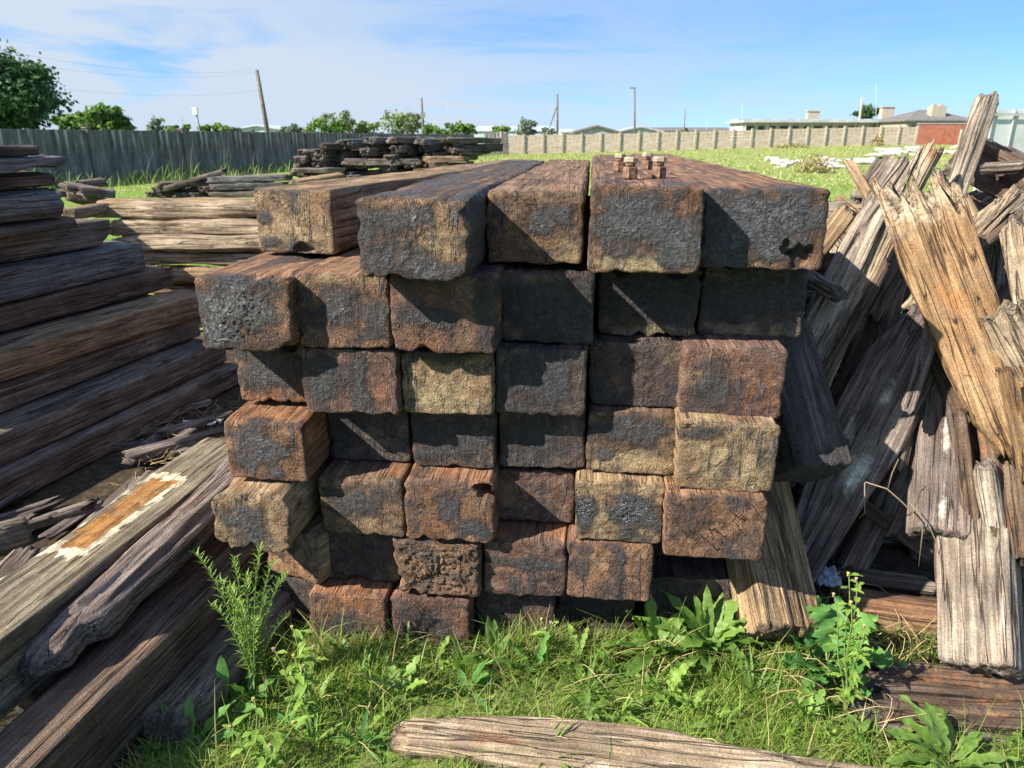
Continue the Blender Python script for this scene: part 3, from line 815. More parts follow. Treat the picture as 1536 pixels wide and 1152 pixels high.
hp('ground_board', 'narrow dark board beneath the edge of the wide ground board', 'board', (1300, 1075, 1.60), (1560, 1105, 1.58), .10, .04, 'sleeper', 0, 119, hint=(0, -.15, 1), jag0=.06)
hp('long_beam', 'heavy dark red-brown beam lying across the top of the heap at the right edge', 'beam', (1452, 232, 3.1), (1640, 330, 2.6), .15, .13, 'barkbrown', 10, 120, N=90, maskf=blobs([], (0, .35, 0)))
hp('gnarled_branch', 'gnarled forked piece of driftwood-like timber near the right edge', 'branch', (1395, 470, 2.45), (1512, 285, 2.6), .10, .08, 'palewood', 0, 121, r=.035, side_amp=.02, wob=.02, split=.02,
   prof=[(0, 1.3, 1, 0), (.3, 1.0, 1, .02), (.6, .8, .9, -.02), (1, .4, .5, .03)], maskf=blobs([], (0, .2, 0)))
hp('gnarled_branch', 'smaller knotted stub beside the gnarled forked piece', 'branch', (1430, 400, 2.5), (1528, 330, 2.55), .07, .06, 'barkbrown', 0, 122, r=.03, side_amp=.016, wob=.015)
hp('upright_board', 'upright sunlit board at the extreme right edge', 'board', (1545, 480, 2.25), (1522, 335, 2.35), .08, .04, 'palewood', 0, 123)
hp('upright_board', 'dark slanting board in the deep shade left of the sunlit upright one', 'board', (1480, 560, 2.5), (1500, 330, 2.6), .2, .05, 'sleeper', 0, 124)
hp('splintered_block', 'pale splintered block low at the right edge under the golden board', 'block', (1505, 470, 2.12), (1570, 600, 2.05), .12, .06, 'palewood', 0, 125, N=70, split=.01)
hp('dark_plank', 'black plank deep inside the heap behind the thin twig', 'plank', (1235, 830, 2.45), (1340, 640, 2.65), .20, .05, 'sleeper', 0, 126)
hp('dark_plank', 'dark plank with a paler edge leaning inside the heap, left of the hanging post', 'plank', (1280, 850, 2.30), (1365, 680, 2.50), .10, .05, 'sleeper', 20, 127)
hp('dark_plank', 'broad dark slab added to fill the darkness at the back of the heap under the lichen board', 'plank', (1300, 900, 2.62), (1440, 560, 2.85), .42, .06, 'barkbrown', 0, 128)  # this and the next two slabs are added as darkness behind the pieces
hp('dark_plank', 'dark slab added to fill the darkness behind the hanging post and the bleached stump', 'plank', (1425, 900, 2.35), (1450, 560, 2.55), .3, .06, 'sleeper', 0, 129)
hp('dark_plank', 'dark slab added to fill the shadow behind the right edge boards', 'plank', (1515, 900, 2.3), (1530, 420, 2.75), .34, .06, 'barkbrown', 0, 130)
# logs lying behind, seen between the stack and the leaning posts
for i, (a, b, w, t, mat, lab) in enumerate([
    ((1190, 318, 3.6), (1345, 318, 3.4), .11, .09, 'silver', 'grey log lying level just right of the top row of the stack'),
    ((1185, 345, 3.5), (1340, 350, 3.3), .10, .09, 'tan', 'tan log second from top behind the stack at right'),
    ((1180, 372, 3.4), (1330, 378, 3.2), .11, .10, 'barkbrown', 'brown log third from top behind the stack at right'),
    ((1196, 420, 3.0), (1270, 318, 3.1), .08, .06, 'tan', 'short brown slat standing aslant beside the top row of the stack'),
    ((1150, 400, 3.2), (1330, 410, 3.0), .13, .12, 'barkbrown', 'dark brown log behind the slanting slat'),
    ((1165, 440, 3.1), (1330, 450, 2.95), .14, .12, 'sleeper', 'dark log low behind the long pale post'),
    ((1258, 297, 3.6), (1310, 330, 3.2), .035, .03, 'tan', 'short stick poking left above the level logs'),
    ((1272, 243, 3.5), (1318, 318, 3.1), .045, .035, 'tan', 'thin brown slat leaning left against the long pale post'),
    ((1298, 300, 3.3), (1335, 240, 3.5), .11, .04, 'silver', 'grey plank end between the leaning slat and the long post'),
    ((1190, 405, 2.6), (1255, 440, 2.4), .06, .05, 'purple', 'shaded forked splinter under the overhanging top timber'),
    ((1395, 300, 3.0), (1700, 420, 2.6), .13, .10, 'barkbrown', 'brown log under the heavy red-brown beam'),
    ((1370, 345, 2.95), (1470, 300, 3.1), .09, .07, 'tan', 'rounded tan log behind the tall square post'),
    ((1385, 330, 2.9), (1720, 480, 2.5), .10, .09, 'barkbrown', 'dark log in the shade below the rounded tan one'),
    ((1340, 270, 3.3), (1370, 330, 3.0), .05, .04, 'silver', 'small grey splinter behind the thin split post'),
    ((1500, 240, 3.6), (1600, 300, 3.2), .14, .12, 'silver', 'weathered log under the tarpaulin wall at the right edge'),
    ((1210, 500, 2.9), (1330, 520, 2.8), .3, .2, 'sleeper', 'dark block of timber filling the darkness behind the foot of the long pale post'),  # these four dark timbers fill in the deep shade of the heap
    ((1320, 520, 2.85), (1740, 560, 2.6), .3, .2, 'sleeper', 'dark block of timber filling the darkness deep behind the orange board'),
    ((1220, 620, 2.85), (1780, 650, 2.6), .3, .3, 'sleeper', 'large dark timber lying level to fill the darkness inside the heap'),
    ((1200, 780, 2.75), (1800, 800, 2.5), .3, .3, 'sleeper', 'large dark timber on the ground filling the darkness inside the heap'),
    ((1215, 255, 4.6), (1300, 352, 3.9), .001, .001, None, ''),
]):
    if mat is None: continue
    hp('heap_log', lab, 'log', a, b, w, t, mat, 0, 150 + i, r=min(w, t) * .3, N=60, NS=50, K=8, hint=(0, -.4, 1))

EX = [((1195, 560, 2.45), (1310, 300, 2.8), .045, .04, 'sleeper', 'dark narrow strip running just left of the long pale post'),
      ((1225, 590, 2.3), (1330, 390, 2.55), .035, .03, 'barkbrown', 'thin dark strip added for the shaded gap between the two leaning split posts'),  # dark strip added where the gap between the posts is in shade
      ((1268, 660, 2.3), (1330, 540, 2.45), .05, .035, 'silver', 'short grey splinter lying over the top of the lichen board'),
      ((1350, 700, 2.2), (1372, 560, 2.35), .045, .035, 'sleeper', 'dark splinter along the right edge of the lichen board'),
      ((1362, 610, 2.15), (1404, 480, 2.3), .05, .04, 'purple', 'grey-brown jagged strip just under the left edge of the orange board'),
      ((1440, 620, 2.1), (1462, 800, 1.98), .045, .035, 'barkbrown', 'brown jagged strip standing over the bleached stump'),
      ((1476, 700, 2.0), (1500, 860, 1.9), .05, .04, 'silver', 'grey strip split off beside the bleached stump'),
      ((1330, 300, 3.0), (1420, 360, 2.7), .05, .04, 'tan', 'short tan splinter lying across the tops of the split posts'),
      ((1420, 255, 2.9), (1530, 250, 2.8), .05, .05, 'sleeper', 'dark stick lying level against the tall square post'),
      ((1450, 420, 2.4), (1500, 520, 2.2), .05, .04, 'silver', 'grey splinter in the hollow right of the orange board'),
      ((1290, 640, 2.5), (1372, 330, 2.8), .05, .04, 'silver', 'thin grey lath between the thin split post and the tall square post'),
      ((1330, 600, 2.5), (1392, 420, 2.6), .05, .04, 'barkbrown', 'dark lath just left of the orange board'),
      ((1196, 610, 2.3), (1262, 450, 2.5), .04, .035, 'purple', 'thin shaded strip lying along the foot of the long pale post'),
      ((1340, 800, 2.25), (1440, 600, 2.4), .05, .035, 'purple', 'narrow grey lath behind the hanging post, leaning right'),
      ((1446, 560, 2.3), (1476, 790, 2.1), .05, .04, 'sleeper', 'dark narrow stick between the hanging post and the red-brown edge board'),
      ((1510, 560, 2.0), (1545, 720, 1.95), .06, .04, 'golden', 'small golden splinter low at the right edge'),
      ((1410, 540, 2.4), (1530, 430, 2.5), .07, .05, 'barkbrown', 'brown stub across the dark hollow right of the orange board'),
      ((1235, 820, 2.2), (1262, 640, 2.4), .05, .04, 'sleeper', 'black stick behind the dark square beam'),
      ((1260, 860, 2.3), (1400, 880, 2.2), .06, .05, 'sleeper', 'dark slat lying level under the hollow of the heap'),
      ((1300, 760, 2.35), (1390, 830, 2.25), .05, .04, 'barkbrown', 'dark brown splinter lying across the hollow behind the twig'),
      ((1440, 300, 2.8), (1500, 410, 2.6), .06, .05, 'tan', 'tan splinter slanting down right of the tall square post'),
      ((1462, 365, 2.7), (1545, 300, 2.8), .06, .05, 'silver', 'grey splinter rising to the right edge over the branch'),
      ((1240, 350, 3.3), (1285, 420, 3.0), .06, .05, 'silver', 'short grey splinter behind the long pale post')]
for i, (a, b, w, t, mat, lab) in enumerate(EX):
    hp('splinter', lab, 'splinter', a, b, w, t, mat, 10 * (i % 3), 190 + i, N=40, NS=44, K=6)

# thin bent twig hanging in the dark hollow
wm = NT('dry_twig'); wm.bsdf(Base_Color=(.20, .15, .09), Roughness=.8); M['twig'] = wm.m
b = MB()
b.tube([at(1298, 723, 2.02), at(1330, 733, 2.0), at(1352, 752, 1.99), at(1375, 775, 1.98), at(1384, 795, 1.97), at(1378, 850, 1.97)], [.002, .0025, .0025, .0022, .002, .0012], 6)
b.tube([at(1332, 733, 2.0), at(1338, 710, 2.0), at(1348, 688, 2.0)], [.0018, .0016, .001], 6)
b.tube([at(1365, 755, 1.99), at(1392, 785, 1.98), at(1405, 815, 1.96), at(1412, 850, 1.95)], [.0018, .0018, .0015, .001], 6)
b.tube([at(1297, 724, 2.02), at(1297, 770, 2.02), at(1288, 778, 2.02)], [.0018, .0016, .001], 6)
tag(b.build('dry_twig', M['twig'], smooth=True), 'bent forked dry twig hanging in the dark hollow of the right heap', 'twig')

# ------------------------------------------------------------------ ground
def gh(x, y):
    x = np.asarray(x, float); y = np.asarray(y, float)
    h = .85 * sstep(16, 66, y) * sstep(-6, 42, x)
    return h + .05 * noise3(x * .5, y * .5, 0 * x) * sstep(3, 9, y) + .012 * noise3(x * 2.2, y * 2.2, 0 * x + 4)


t = NT('field_ground')
tc = t.n('TexCoord').outputs['Object']
dist = t.n('SeparateXYZ'); t.set(dist.inputs[0], tc)
na = t.noise(tc, .35, 5, .6)
nb_ = t.noise(t.mapping(tc, (1, .35, 1)), 1.6, 6, .65)
nc = t.noise(tc, 22, 6, .7)
green = t.ramp(nc, [(.3, (.06, .10, .02)), (.5, (.14, .21, .04)), (.7, (.24, .31, .08))])
dry = t.ramp(nc, [(.3, (.11, .13, .04)), (.5, (.21, .24, .075)), (.7, (.32, .33, .13))])
far = t.smooth(dist.outputs['Y'], 16, 42)
f = t.math('ADD', t.math('MULTIPLY', na, .5), t.math('MULTIPLY', nb_, .5))
f = t.smooth(t.math('ADD', f, t.math('MULTIPLY', far, .16)), .5, .62)
c1 = t.mix(f, green, dry)
soil = t.ramp(nc, [(.3, (.018, .013, .009)), (.55, (.06, .045, .03)), (.75, (.13, .10, .07))])
att = t.n('Attribute', attribute_name='gcol').outputs['Fac']
sf = t.smooth(t.math('ADD', att, t.math('MULTIPLY', t.math('SUBTRACT', nc, .5), .8)), .35, .65)
c2 = t.mix(sf, c1, soil)
t.bsdf(Base_Color=c2, Roughness=.95, Specular_IOR_Level=.1, Normal=t.bump(nc, .8, .02))
M['ground'] = t.m


def axis_pts(lo, hi, mid, n, p):
    u = np.linspace(-1, 1, n)
    v = np.sign(u) * np.abs(u) ** p
    return mid + np.where(v < 0, v * (mid - lo), v * (hi - mid))


gx = axis_pts(-700, 700, 0, 260, 4.2); gy = axis_pts(-60, 1500, 2.0, 260, 4.2)
GX, GY = np.meshgrid(gx, gy)
GZ = gh(GX, GY)
V = np.stack([GX, GY, GZ], 2).reshape(-1, 3)
n_ = len(gx)
a = (np.arange(len(gy) - 1)[:, None] * n_ + np.arange(n_ - 1)[None]).ravel()
soilm = .45 * sstep(2.6, 2.0, GY) * sstep(3.5, 3.0, np.abs(GX))
soilm = np.maximum(soilm, sstep(-.75, -1.15, GX) * sstep(1.2, 1.6, GY + (GX + 1.2) * 0) * sstep(6.5, 5, GY))
soilm = np.maximum(soilm, sstep(1.75, 1.95, GY + .2 * np.abs(GX) * 0) * sstep(6.5, 5.2, GY) * sstep(3.2, 2.6, np.abs(GX)))
soilm = np.maximum(soilm, sstep(.95, 1.2, GX) * sstep(1.45, 1.7, GY) * sstep(5.5, 4.5, GY) * sstep(4.5, 3.5, GX))
g = mesh('ground', V, Q=np.stack([a, a + 1, a + n_ + 1, a + n_], 1), mat=M['ground'], gcol=np.maximum(soilm, .0).ravel())
tag(g, None, None, None, 'structure')

# ------------------------------------------------------------------ walls, buildings, poles
def simple(name, c0, c1, c2, scale=6, bump=.4, bd=.01, rough=.9, stretch=(1, 1, 1), detail=6):
    t = NT(name)
    v = t.mapping(t.n('TexCoord').outputs['Object'], stretch)
    n = t.noise(v, scale, detail, .65, .3)
    t.bsdf(Base_Color=t.ramp(n, [(.33, c0), (.5, c1), (.67, c2)]), Roughness=rough, Specular_IOR_Level=.2, Normal=t.bump(n, bump, bd))
    M[name] = t.m
    return t.m


# dark, streaked precast wall
t = NT('streaked_concrete')
v = t.n('TexCoord').outputs['Object']
s1 = t.noise(t.mapping(v, (1, 1, .12)), 5.5, 6, .65, .2)
s2 = t.noise(v, 1.3, 5, .6)
s3 = t.noise(v, 30, 4, .6)
sz = t.n('SeparateXYZ'); t.set(sz.inputs[0], v)
up = t.smooth(sz.outputs['Z'], .7, 1.75)
ff = t.math('ADD', t.math('MULTIPLY', s1, .6), t.math('MULTIPLY', s2, .4))
colr = t.ramp(ff, [(.36, (.07, .066, .06)), (.5, (.15, .142, .128)), (.62, (.25, .24, .215))])
lite = t.math('MULTIPLY', t.smooth(s1, .52, .66), up)
colr = t.mix(t.math('MULTIPLY', lite, .75), colr, (.50, .49, .42))
colr = t.mix(t.math('MULTIPLY', t.smooth(sz.outputs['Z'], .6, .1), .5), colr, (.07, .09, .045))
t.bsdf(Base_Color=colr, Roughness=.95, Specular_IOR_Level=.15, Normal=t.bump(t.math('ADD', s3, s1), .5, .02))
M['streaked'] = t.m
simple('buff_concrete', (.30, .24, .18), (.42, .35, .27), (.52, .45, .36), 3)
simple('post_concrete', (.22, .20, .16), (.32, .29, .23), (.42, .39, .32), 4)
simple('white_plaster', (.36, .36, .35), (.46, .46, .45), (.56, .56, .54), 2, .1)
simple('pale_roof', (.26, .28, .29), (.34, .36, .37), (.42, .44, .45), 1.5, .1, rough=.6)
simple('grey_roof', (.09, .085, .085), (.14, .13, .13), (.19, .18, .175), 3, .2)
simple('orange_paint', (.27, .095, .06), (.34, .125, .08), (.40, .16, .105), 2, .1, rough=.7)
simple('dark_pane', (.03, .035, .04), (.06, .065, .07), (.1, .11, .12), 2, .05, rough=.3)
simple('pole_wood', (.09, .08, .06), (.14, .125, .10), (.2, .18, .15), 4)
simple('metal_pole', (.10, .12, .13), (.16, .18, .19), (.22, .24, .25), 4, rough=.6)
simple('cable', (.25, .27, .29), (.3, .32, .34), (.35, .37, .39), 4, rough=.7)
simple('lamp_white', (.7, .72, .72), (.78, .8, .8), (.85, .86, .86), 4, .05, rough=.4)
simple('brick_chimney', (.26, .22, .17), (.34, .30, .24), (.42, .38, .32), 6)
simple('blue_roof', (.30, .38, .42), (.38, .46, .50), (.46, .53, .56), 1, .05, rough=.6)
simple('white_sheet', (.38, .40, .40), (.48, .50, .49), (.58, .60, .58), 1.4, .3, .02)
simple('rubble', (.22, .2, .17), (.40, .37, .32), (.62, .6, .55), 5)
simple('bluebag', (.35, .45, .55), (.5, .6, .68), (.7, .76, .8), 6, .5)

# left wall: x = X0 + k*(Y-Y0)
WX0, WY0, WK = -14.7, 26.6, .264
wd = Vector((WK, 1, 0)).normalized()
wn = Vector((-wd.y, wd.x, 0))          # away from the yard
ang = math.atan2(wd.y, wd.x)
e = empty('concrete_wall', (WX0 + (17 - WY0) * WK, 17, 0), ang)
tag(e, 'long grey streaked concrete panel wall standing in shade across the left background', 'wall')
length = 53.5
npan = 22
pw = length / npan
rs = np.random.RandomState(9)
for i in range(npan):
    x0 = i * pw
    nx = 40; nz = 10
    xs = np.linspace(0, pw - .02, nx); zs = np.linspace(0, 1, nz)
    XX, ZZ = np.meshgrid(xs, zs)
    top = 1.80 + .02 * noise3(xs * 3 + i * 7, 0 * xs, 0 * xs)
    corr = .012 * np.sin(XX * 2 * math.pi / .22) + .02 * noise3(XX * 2, ZZ * 2, 0 * XX + i)
    Vf = np.stack([XX, corr - .04, ZZ * top[None] - .1 * (ZZ == 0)], 2).reshape(-1, 3)
    Vb = Vf.copy(); Vb[:, 1] += .09
    q = (np.arange(nz - 1)[:, None] * nx + np.arange(nx - 1)[None]).ravel()
    Qf = np.stack([q, q + 1, q + nx + 1, q + nx], 1); Qb = Qf[:, ::-1] + nx * nz
    tp = (nz - 1) * nx + np.arange(nx - 1)
    Qt = np.stack([tp, tp + 1, tp + 1 + nx * nz, tp + nx * nz], 1)
    o = mesh('wall_panel', np.concatenate([Vf, Vb]), Q=np.concatenate([Qf, Qb, Qt]), mat=M['streaked'], parent=e, smooth=False)
    o.location = (x0 + .01, 0, 0); o.rotation_euler = (0, R(rs.uniform(-.15, .15)), 0)
for i in range(0, npan + 1, 2):
    b = MB(); b.box((0, -.02, .93), (.14, .22, 1.86)); b.box((0, -.02, 1.88), (.2, .26, .05))
    b.build('wall_post', M['streaked'], e).location = (i * pw, 0, 0)

# corner stub and the far precast fence
e = empty('plank_screen', tuple(at(727, 232, 71)[:2]) + (0,), 0)
tag(e, 'dark stub of upright boards where the grey wall meets the far buff fence', 'fence')
b = MB()
for k in range(5): b.box((.2 + k * .42, 0, 1.0 + .05 * (k % 2)), (.38, .12, 2.1))
b.build('boards', M['streaked'], e)
FY = 76.0


def fence_run(x0, x1, y0, y1, step, lab, h=1.75, mat='buff_concrete'):
    e = empty('precast_fence', (x0, y0, 0), 0); tag(e, lab, 'fence')
    n = int(round(math.hypot(x1 - x0, y1 - y0) / step))
    a = math.atan2(y1 - y0, x1 - x0)
    rs = np.random.RandomState(4)
    for i in range(n + 1):
        x = x0 + (x1 - x0) * i / n; y = y0 + (y1 - y0) * i / n
        z = float(gh(x, y))
        b = MB(); b.box((0, -.05, h / 2 + .06), (.17, .22, h + .12)); b.box((0, -.05, h + .14), (.1, .14, .05))
        o = b.build('fence_post', M['post_concrete'], e); o.location = (x - x0, y - y0, z - .05); o.rotation_euler = (0, 0, a)
        if i < n:
            xm = x + (x1 - x0) / n / 2; ym = y + (y1 - y0) / n / 2
            b = MB()
            hh = h / 6
            st = math.hypot(x1 - x0, y1 - y0) / n
            for k in range(6):
                b.box((0, rs.uniform(-.012, .012), hh * (k + .5)), (st - .17, .06, hh - .02))
            o = b.build('fence_panel', M[mat], e); o.location = (xm - x0, ym - y0, float(gh(xm, ym)) - .05); o.rotation_euler = (0, 0, a)
    return e


xa = at(757, 230, FY).x; xb = at(1372, 215, FY).x
fence_run(xa, xb, FY - 3, FY, 1.83, 'long low buff precast fence with many posts across the far side of the field')
xc = at(1374, 215, FY + 2).x; xd = at(1404, 215, FY + 2).x; xe = at(1452, 215, FY + 2).x
e = empty('orange_wall', (xc, FY + 2, .75)); tag(e, 'plain orange-red wall beyond the right end of the buff fence', 'wall')
b = MB(); b.box(((xe - xc) / 2, 0, .9), (xe - xc, .2, 2.4)); b.build('wall_face', M['orange_paint'], e)
b = MB(); b.box(((xe - xc) / 2, 0, 2.14), (xe - xc + .2, .3, .09)); b.build('coping', M['pale_roof'], e)
fence_run(xd, xe + .5, FY - 2, FY - 2, 1.75, 'short weathered piece of fence in front of the orange-red wall', h=1.35, mat='rubble')


def bpos(px, Y): return at(px, 205, Y).x


def zat(py, Y): return at(768, py, Y).z


# long low house
Y = 100.0
x0, x1 = bpos(1113, Y), bpos(1372, Y)
gz = 0.7
e = empty('long_white_house', ((x0 + x1) / 2, Y, gz)); tag(e, 'long single-storey white building with a flat eaves line behind the far fence', 'building')
W = x1 - x0; H = zat(184, Y) - gz
b = MB(); b.box((0, 3, H / 2), (W, 6, H)); b.build('wall', M['white_plaster'], e)
b = MB(); b.box((0, 2.4, H + .11), (W + 1.0, 8.2, .22)); b.box((0, 3.5, H + .35), (W + .4, 4, .3)); b.build('roof', M['pale_roof'], e)
for k in range(15):
    b = MB(); b.box((0, -.03, 0), (.75 if k % 3 else 1.1, .08, 1.15)); o = b.build('window', M['dark_pane'], e); o.location = (-W / 2 + W * (k + .6) / 15.2, 0, H - 1.0)
for k in range(9):
    b = MB(); b.box((0, 0, H / 2), (.14, .14, H)); o = b.build('veranda_post', M['white_plaster'], e); o.location = (-W / 2 + W * k / 8, -1.1, 0)
for px, wz, hz in ((1228, 1.5, 1.0), (1341, 1.6, 1.5)):
    b = MB(); b.box((0, 0, hz / 2), (wz, .9, hz)); b.box((0, 0, hz + .07), (wz + .25, 1.1, .14)); o = b.build('chimney', M['brick_chimney'], e); o.location = (bpos(px, Y) - (x0 + x1) / 2, 3, H + .45)
# hipped roof house
Y = 92.0
x0, x1 = bpos(1352, Y), bpos(1458, Y); H = zat(180, Y) - gz; HR = zat(163, Y) - gz
e = empty('hip_roof_house', ((x0 + x1) / 2, Y, gz)); tag(e, 'house with a dark grey hipped roof and a square chimney behind the orange wall', 'house')
W = x1 - x0
b = MB(); b.box((0, 4, H / 2), (W - .8, 8, H)); b.build('wall', M['post_concrete'], e)
b = MB()
b.add([(-W / 2, -.4, H), (W / 2, -.4, H), (W / 2, 8.4, H), (-W / 2, 8.4, H), (-.6, 4, HR), (1.2, 4, HR), (-W / 2, -.4, H - .15), (W / 2, -.4, H - .15), (W / 2, 8.4, H - .15), (-W / 2, 8.4, H - .15)],
      [(0, 1, 5, 4), (1, 2, 5), (2, 3, 4, 5), (3, 0, 4), (6, 7, 1, 0), (7, 8, 2, 1), (8, 9, 3, 2), (9, 6, 0, 3), (9, 8, 7, 6)])
b.build('roof', M['grey_roof'], e)
b = MB(); b.box((0, 0, .7), (1.7, 1.2, 1.4)); b.box((-.4, 0, 1.5), (.45, .5, .25)); b.box((.4, 0, 1.5), (.45, .5, .25)); o = b.build('chimney', M['brick_chimney'], e); o.location = (bpos(1409, Y) - (x0 + x1) / 2, 1.6, zat(172, Y) - gz - .4)
for k in range(3):
    b = MB(); b.box((0, 0, 0), (1.2, .08, 1.0)); o = b.build('window', M['dark_pane'], e); o.location = (-W / 2 + 1.6 + k * 3.2, -.02, H - 1.1)


def shed(px0, px1, py_e, py_r, Y, lab, wall, roof, depth=8, kind='gable', win=0):
    x0, x1 = bpos(px0, Y), bpos(px1, Y); H = zat(py_e, Y); HR = zat(py_r, Y); W = x1 - x0
    e = empty('shed', ((x0 + x1) / 2, Y, 0)); tag(e, lab, 'shed')
    b = MB()
    if kind == 'gable':
        b.add([(-W / 2, 0, 0), (W / 2, 0, 0), (W / 2, 0, H), (0, 0, HR), (-W / 2, 0, H), (-W / 2, depth, 0), (W / 2, depth, 0), (W / 2, depth, H), (0, depth, HR), (-W / 2, depth, H)],
              [(0, 1, 2, 3, 4), (9, 8, 7, 6, 5), (1, 6, 7, 2), (5, 0, 4, 9)])
        b.build('wall', M[wall], e)
        b = MB(); o_ = .35; t_ = .22
        sl = (HR - H) / (W / 2)
        L_, R_ = -W / 2 - o_, W / 2 + o_
        zl = H - sl * o_
        b.add([(L_, -.4, zl), (0, -.4, HR), (R_, -.4, zl), (L_, depth, zl), (0, depth, HR), (R_, depth, zl),
               (L_, -.4, zl + t_), (0, -.4, HR + t_), (R_, -.4, zl + t_), (L_, depth, zl + t_), (0, depth, HR + t_), (R_, depth, zl + t_)],
              [(6, 7, 10, 9), (7, 8, 11, 10), (0, 3, 4, 1), (1, 4, 5, 2), (0, 1, 7, 6), (1, 2, 8, 7), (3, 9, 10, 4), (4, 10, 11, 5), (0, 6, 9, 3), (2, 5, 11, 8)])
        b.build('roof', M[roof], e)
    else:
        b.box((0, depth / 2, H / 2), (W, depth, H)); b.build('wall', M[wall], e)
        b = MB()
        b.add([(-W / 2 - .3, -.3, H), (W / 2 + .3, -.3, H), (W / 2 + .3, depth, HR), (-W / 2 - .3, depth, HR), (-W / 2 - .3, -.3, H + .15), (W / 2 + .3, -.3, H + .15), (W / 2 + .3, depth, HR + .15), (-W / 2 - .3, depth, HR + .15)],
              [(3, 2, 1, 0), (4, 5, 6, 7), (0, 1, 5, 4), (1, 2, 6, 5), (2, 3, 7, 6), (3, 0, 4, 7)])
        b.build('roof', M[roof], e)
    for k in range(win):
        b = MB(); b.box((0, 0, 0), (W / win * .45, .1, .9)); o = b.build('window', M['dark_pane'], e); o.location = (-W / 2 + W * (k + .5) / win, -.03, H - 1.0)
    return e


shed(863, 928, 199, 190, 112, 'grey gabled shed with a dark roof edge behind the middle of the far fence', 'pale_roof', 'grey_roof', win=2)
shed(842, 862, 199, 194, 125, 'small white flat-roofed shed left of the grey gabled shed', 'white_plaster', 'pale_roof', kind='flat')
shed(929, 992, 198, 191, 118, 'white shed with a pale roof right of the grey gabled shed', 'white_plaster', 'pale_roof', win=3)
shed(993, 1111, 197, 191, 150, 'long low grey roof between the white shed and the white house', 'grey_roof', 'grey_roof', kind='flat', depth=12)
shed(712, 834, 197, 188, 170, 'pale blue warehouse roof behind the corner of the two walls', 'blue_roof', 'blue_roof', kind='flat', depth=22)
shed(338, 436, 197, 189, 120, 'pale blue-green warehouse roof above the streaked wall at left', 'blue_roof', 'blue_roof', depth=20)

# ribbed white sheet wall at the right
Y = 16.0
xr0 = at(1478, 200, Y).x
e = empty('white_sheet_wall', (xr0, Y, .2), R(8)); tag(e, 'white ribbed sheet wall with a diagonal brace rising behind the heap at the right edge', 'wall')
zt = at(1490, 164, Y).z - .2
b = MB(); b.box((3, 0, zt / 2), (6, .06, zt)); b.build('sheeting', M['white_sheet'], e)
b = MB()
for k in range(13): b.box((.06 + k * .48, -.055, zt / 2), (.025, .03, zt))
b.box((3, -.09, zt - .1), (6, .02, .05))
b.build('ribs', M['pale_roof'], e)
b = MB(); b.tube([(1.1, -.75, .0), (.55, -.12, 1.05)], .05, 6); b.build('brace', M['white_plaster'], e)
b = MB(); b.tube([(2.0, -.75, .0), (1.45, -.12, 1.2)], .05, 6); b.build('brace', M['white_plaster'], e)


# poles
def pole(name, lab, cat, pt, pb, Y, rad, mat, extra=None):
    a = at(pb[0], pb[1], Y); c = at(pt[0], pt[1], Y)
    d = (c - a); k = (a.z + .2) / max(d.z, .01)
    base = a - d * k
    e = empty(name, base); tag(e, lab, cat)
    b = MB(); b.tube([Vector((0, 0, 0)), c - base], [rad * 1.2, rad * .8], 8); b.build('shaft', M[mat], e, True)
    if extra: extra(e, c - base)
    return e, c


def cross(e, c):
    b = MB(); b.box((c.x, c.y - .15, c.z - .25), (1.1, .12, .12)); b.build('cross_arm', M['pole_wood'], e)
    for s_ in (-.45, .45):
        b = MB(); b.tube([(c.x + s_, c.y - .15, c.z - .19), (c.x + s_, c.y - .15, c.z + .05)], .05, 6); b.build('insulator', M['lamp_white'], e)


_, ptop = pole('utility_pole', 'leaning wooden utility pole behind the left wall', 'pole', (385, 105), (402, 203), 46, .14, 'pole_wood',
               lambda e, c: [MB().tube] and None)
e_, lt = pole('lamp_post', 'short pole with a white lamp box on top behind the left wall', 'lamp post', (295, 172), (300, 199), 40, .06, 'metal_pole',
              lambda e, c: (lambda b: (b.box((c.x - .05, c.y, c.z + .18), (.22, .2, .34)), b.build('lamp_box', M['lamp_white'], e)))(MB()))
pole('utility_pole', 'utility pole standing behind the large timber heap, with a small bracket', 'pole', (632, 147), (635, 202), 88, .15, 'pole_wood',
     lambda e, c: (lambda b: (b.box((c.x + .1, c.y, c.z - 1.8), (.5, .3, .5)), b.build('bracket', M['metal_pole'], e)))(MB()))


def stay(e, c):
    b = MB(); b.tube([(c.x - 1.7, c.y, .3), (c.x, c.y, c.z - 1.2)], .07, 6); b.build('stay', M['pole_wood'], e)


pole('utility_pole', 'utility pole braced by a slanting stay behind the far fence', 'pole', (836, 141), (836, 203), 86, .13, 'pole_wood', stay)
pole('utility_pole', 'slim pole with a tiny arm standing alone at the middle of the far fence', 'pole', (952, 132), (952, 205), 84, .11, 'pole_wood',
     lambda e, c: (lambda b: (b.box((c.x - .2, c.y, c.z), (.6, .12, .12)), b.build('arm', M['pole_wood'], e)))(MB()))
pole('utility_pole', 'short thin pole left of the long white house', 'pole', (1028, 163), (1026, 200), 110, .09, 'pole_wood')
for (px, pt, Y, lab) in ((273, 175, 95, 'tiny crossed mast above the small trees at left'), (672, 152, 140, 'faint thin mast right of the sparse tree'),
                         (984, 178, 150, 'faint mast over the white shed'), (1113, 155, 105, 'thin mast at the left end of the long white house'),
                         (1314, 126, 100, 'tall thin aerial above the long white house'), (1060, 178, 150, 'faint mast above the long low roof')):
    pole('mast', lab, 'mast', (px, pt), (px, 200), Y, .045, 'cable', (lambda e, c: (lambda b: (b.box((c.x, c.y, c.z - .5), (1.0, .05, .06)), b.build('cross_arm', M['cable'], e)))(MB())) if px == 273 else None)
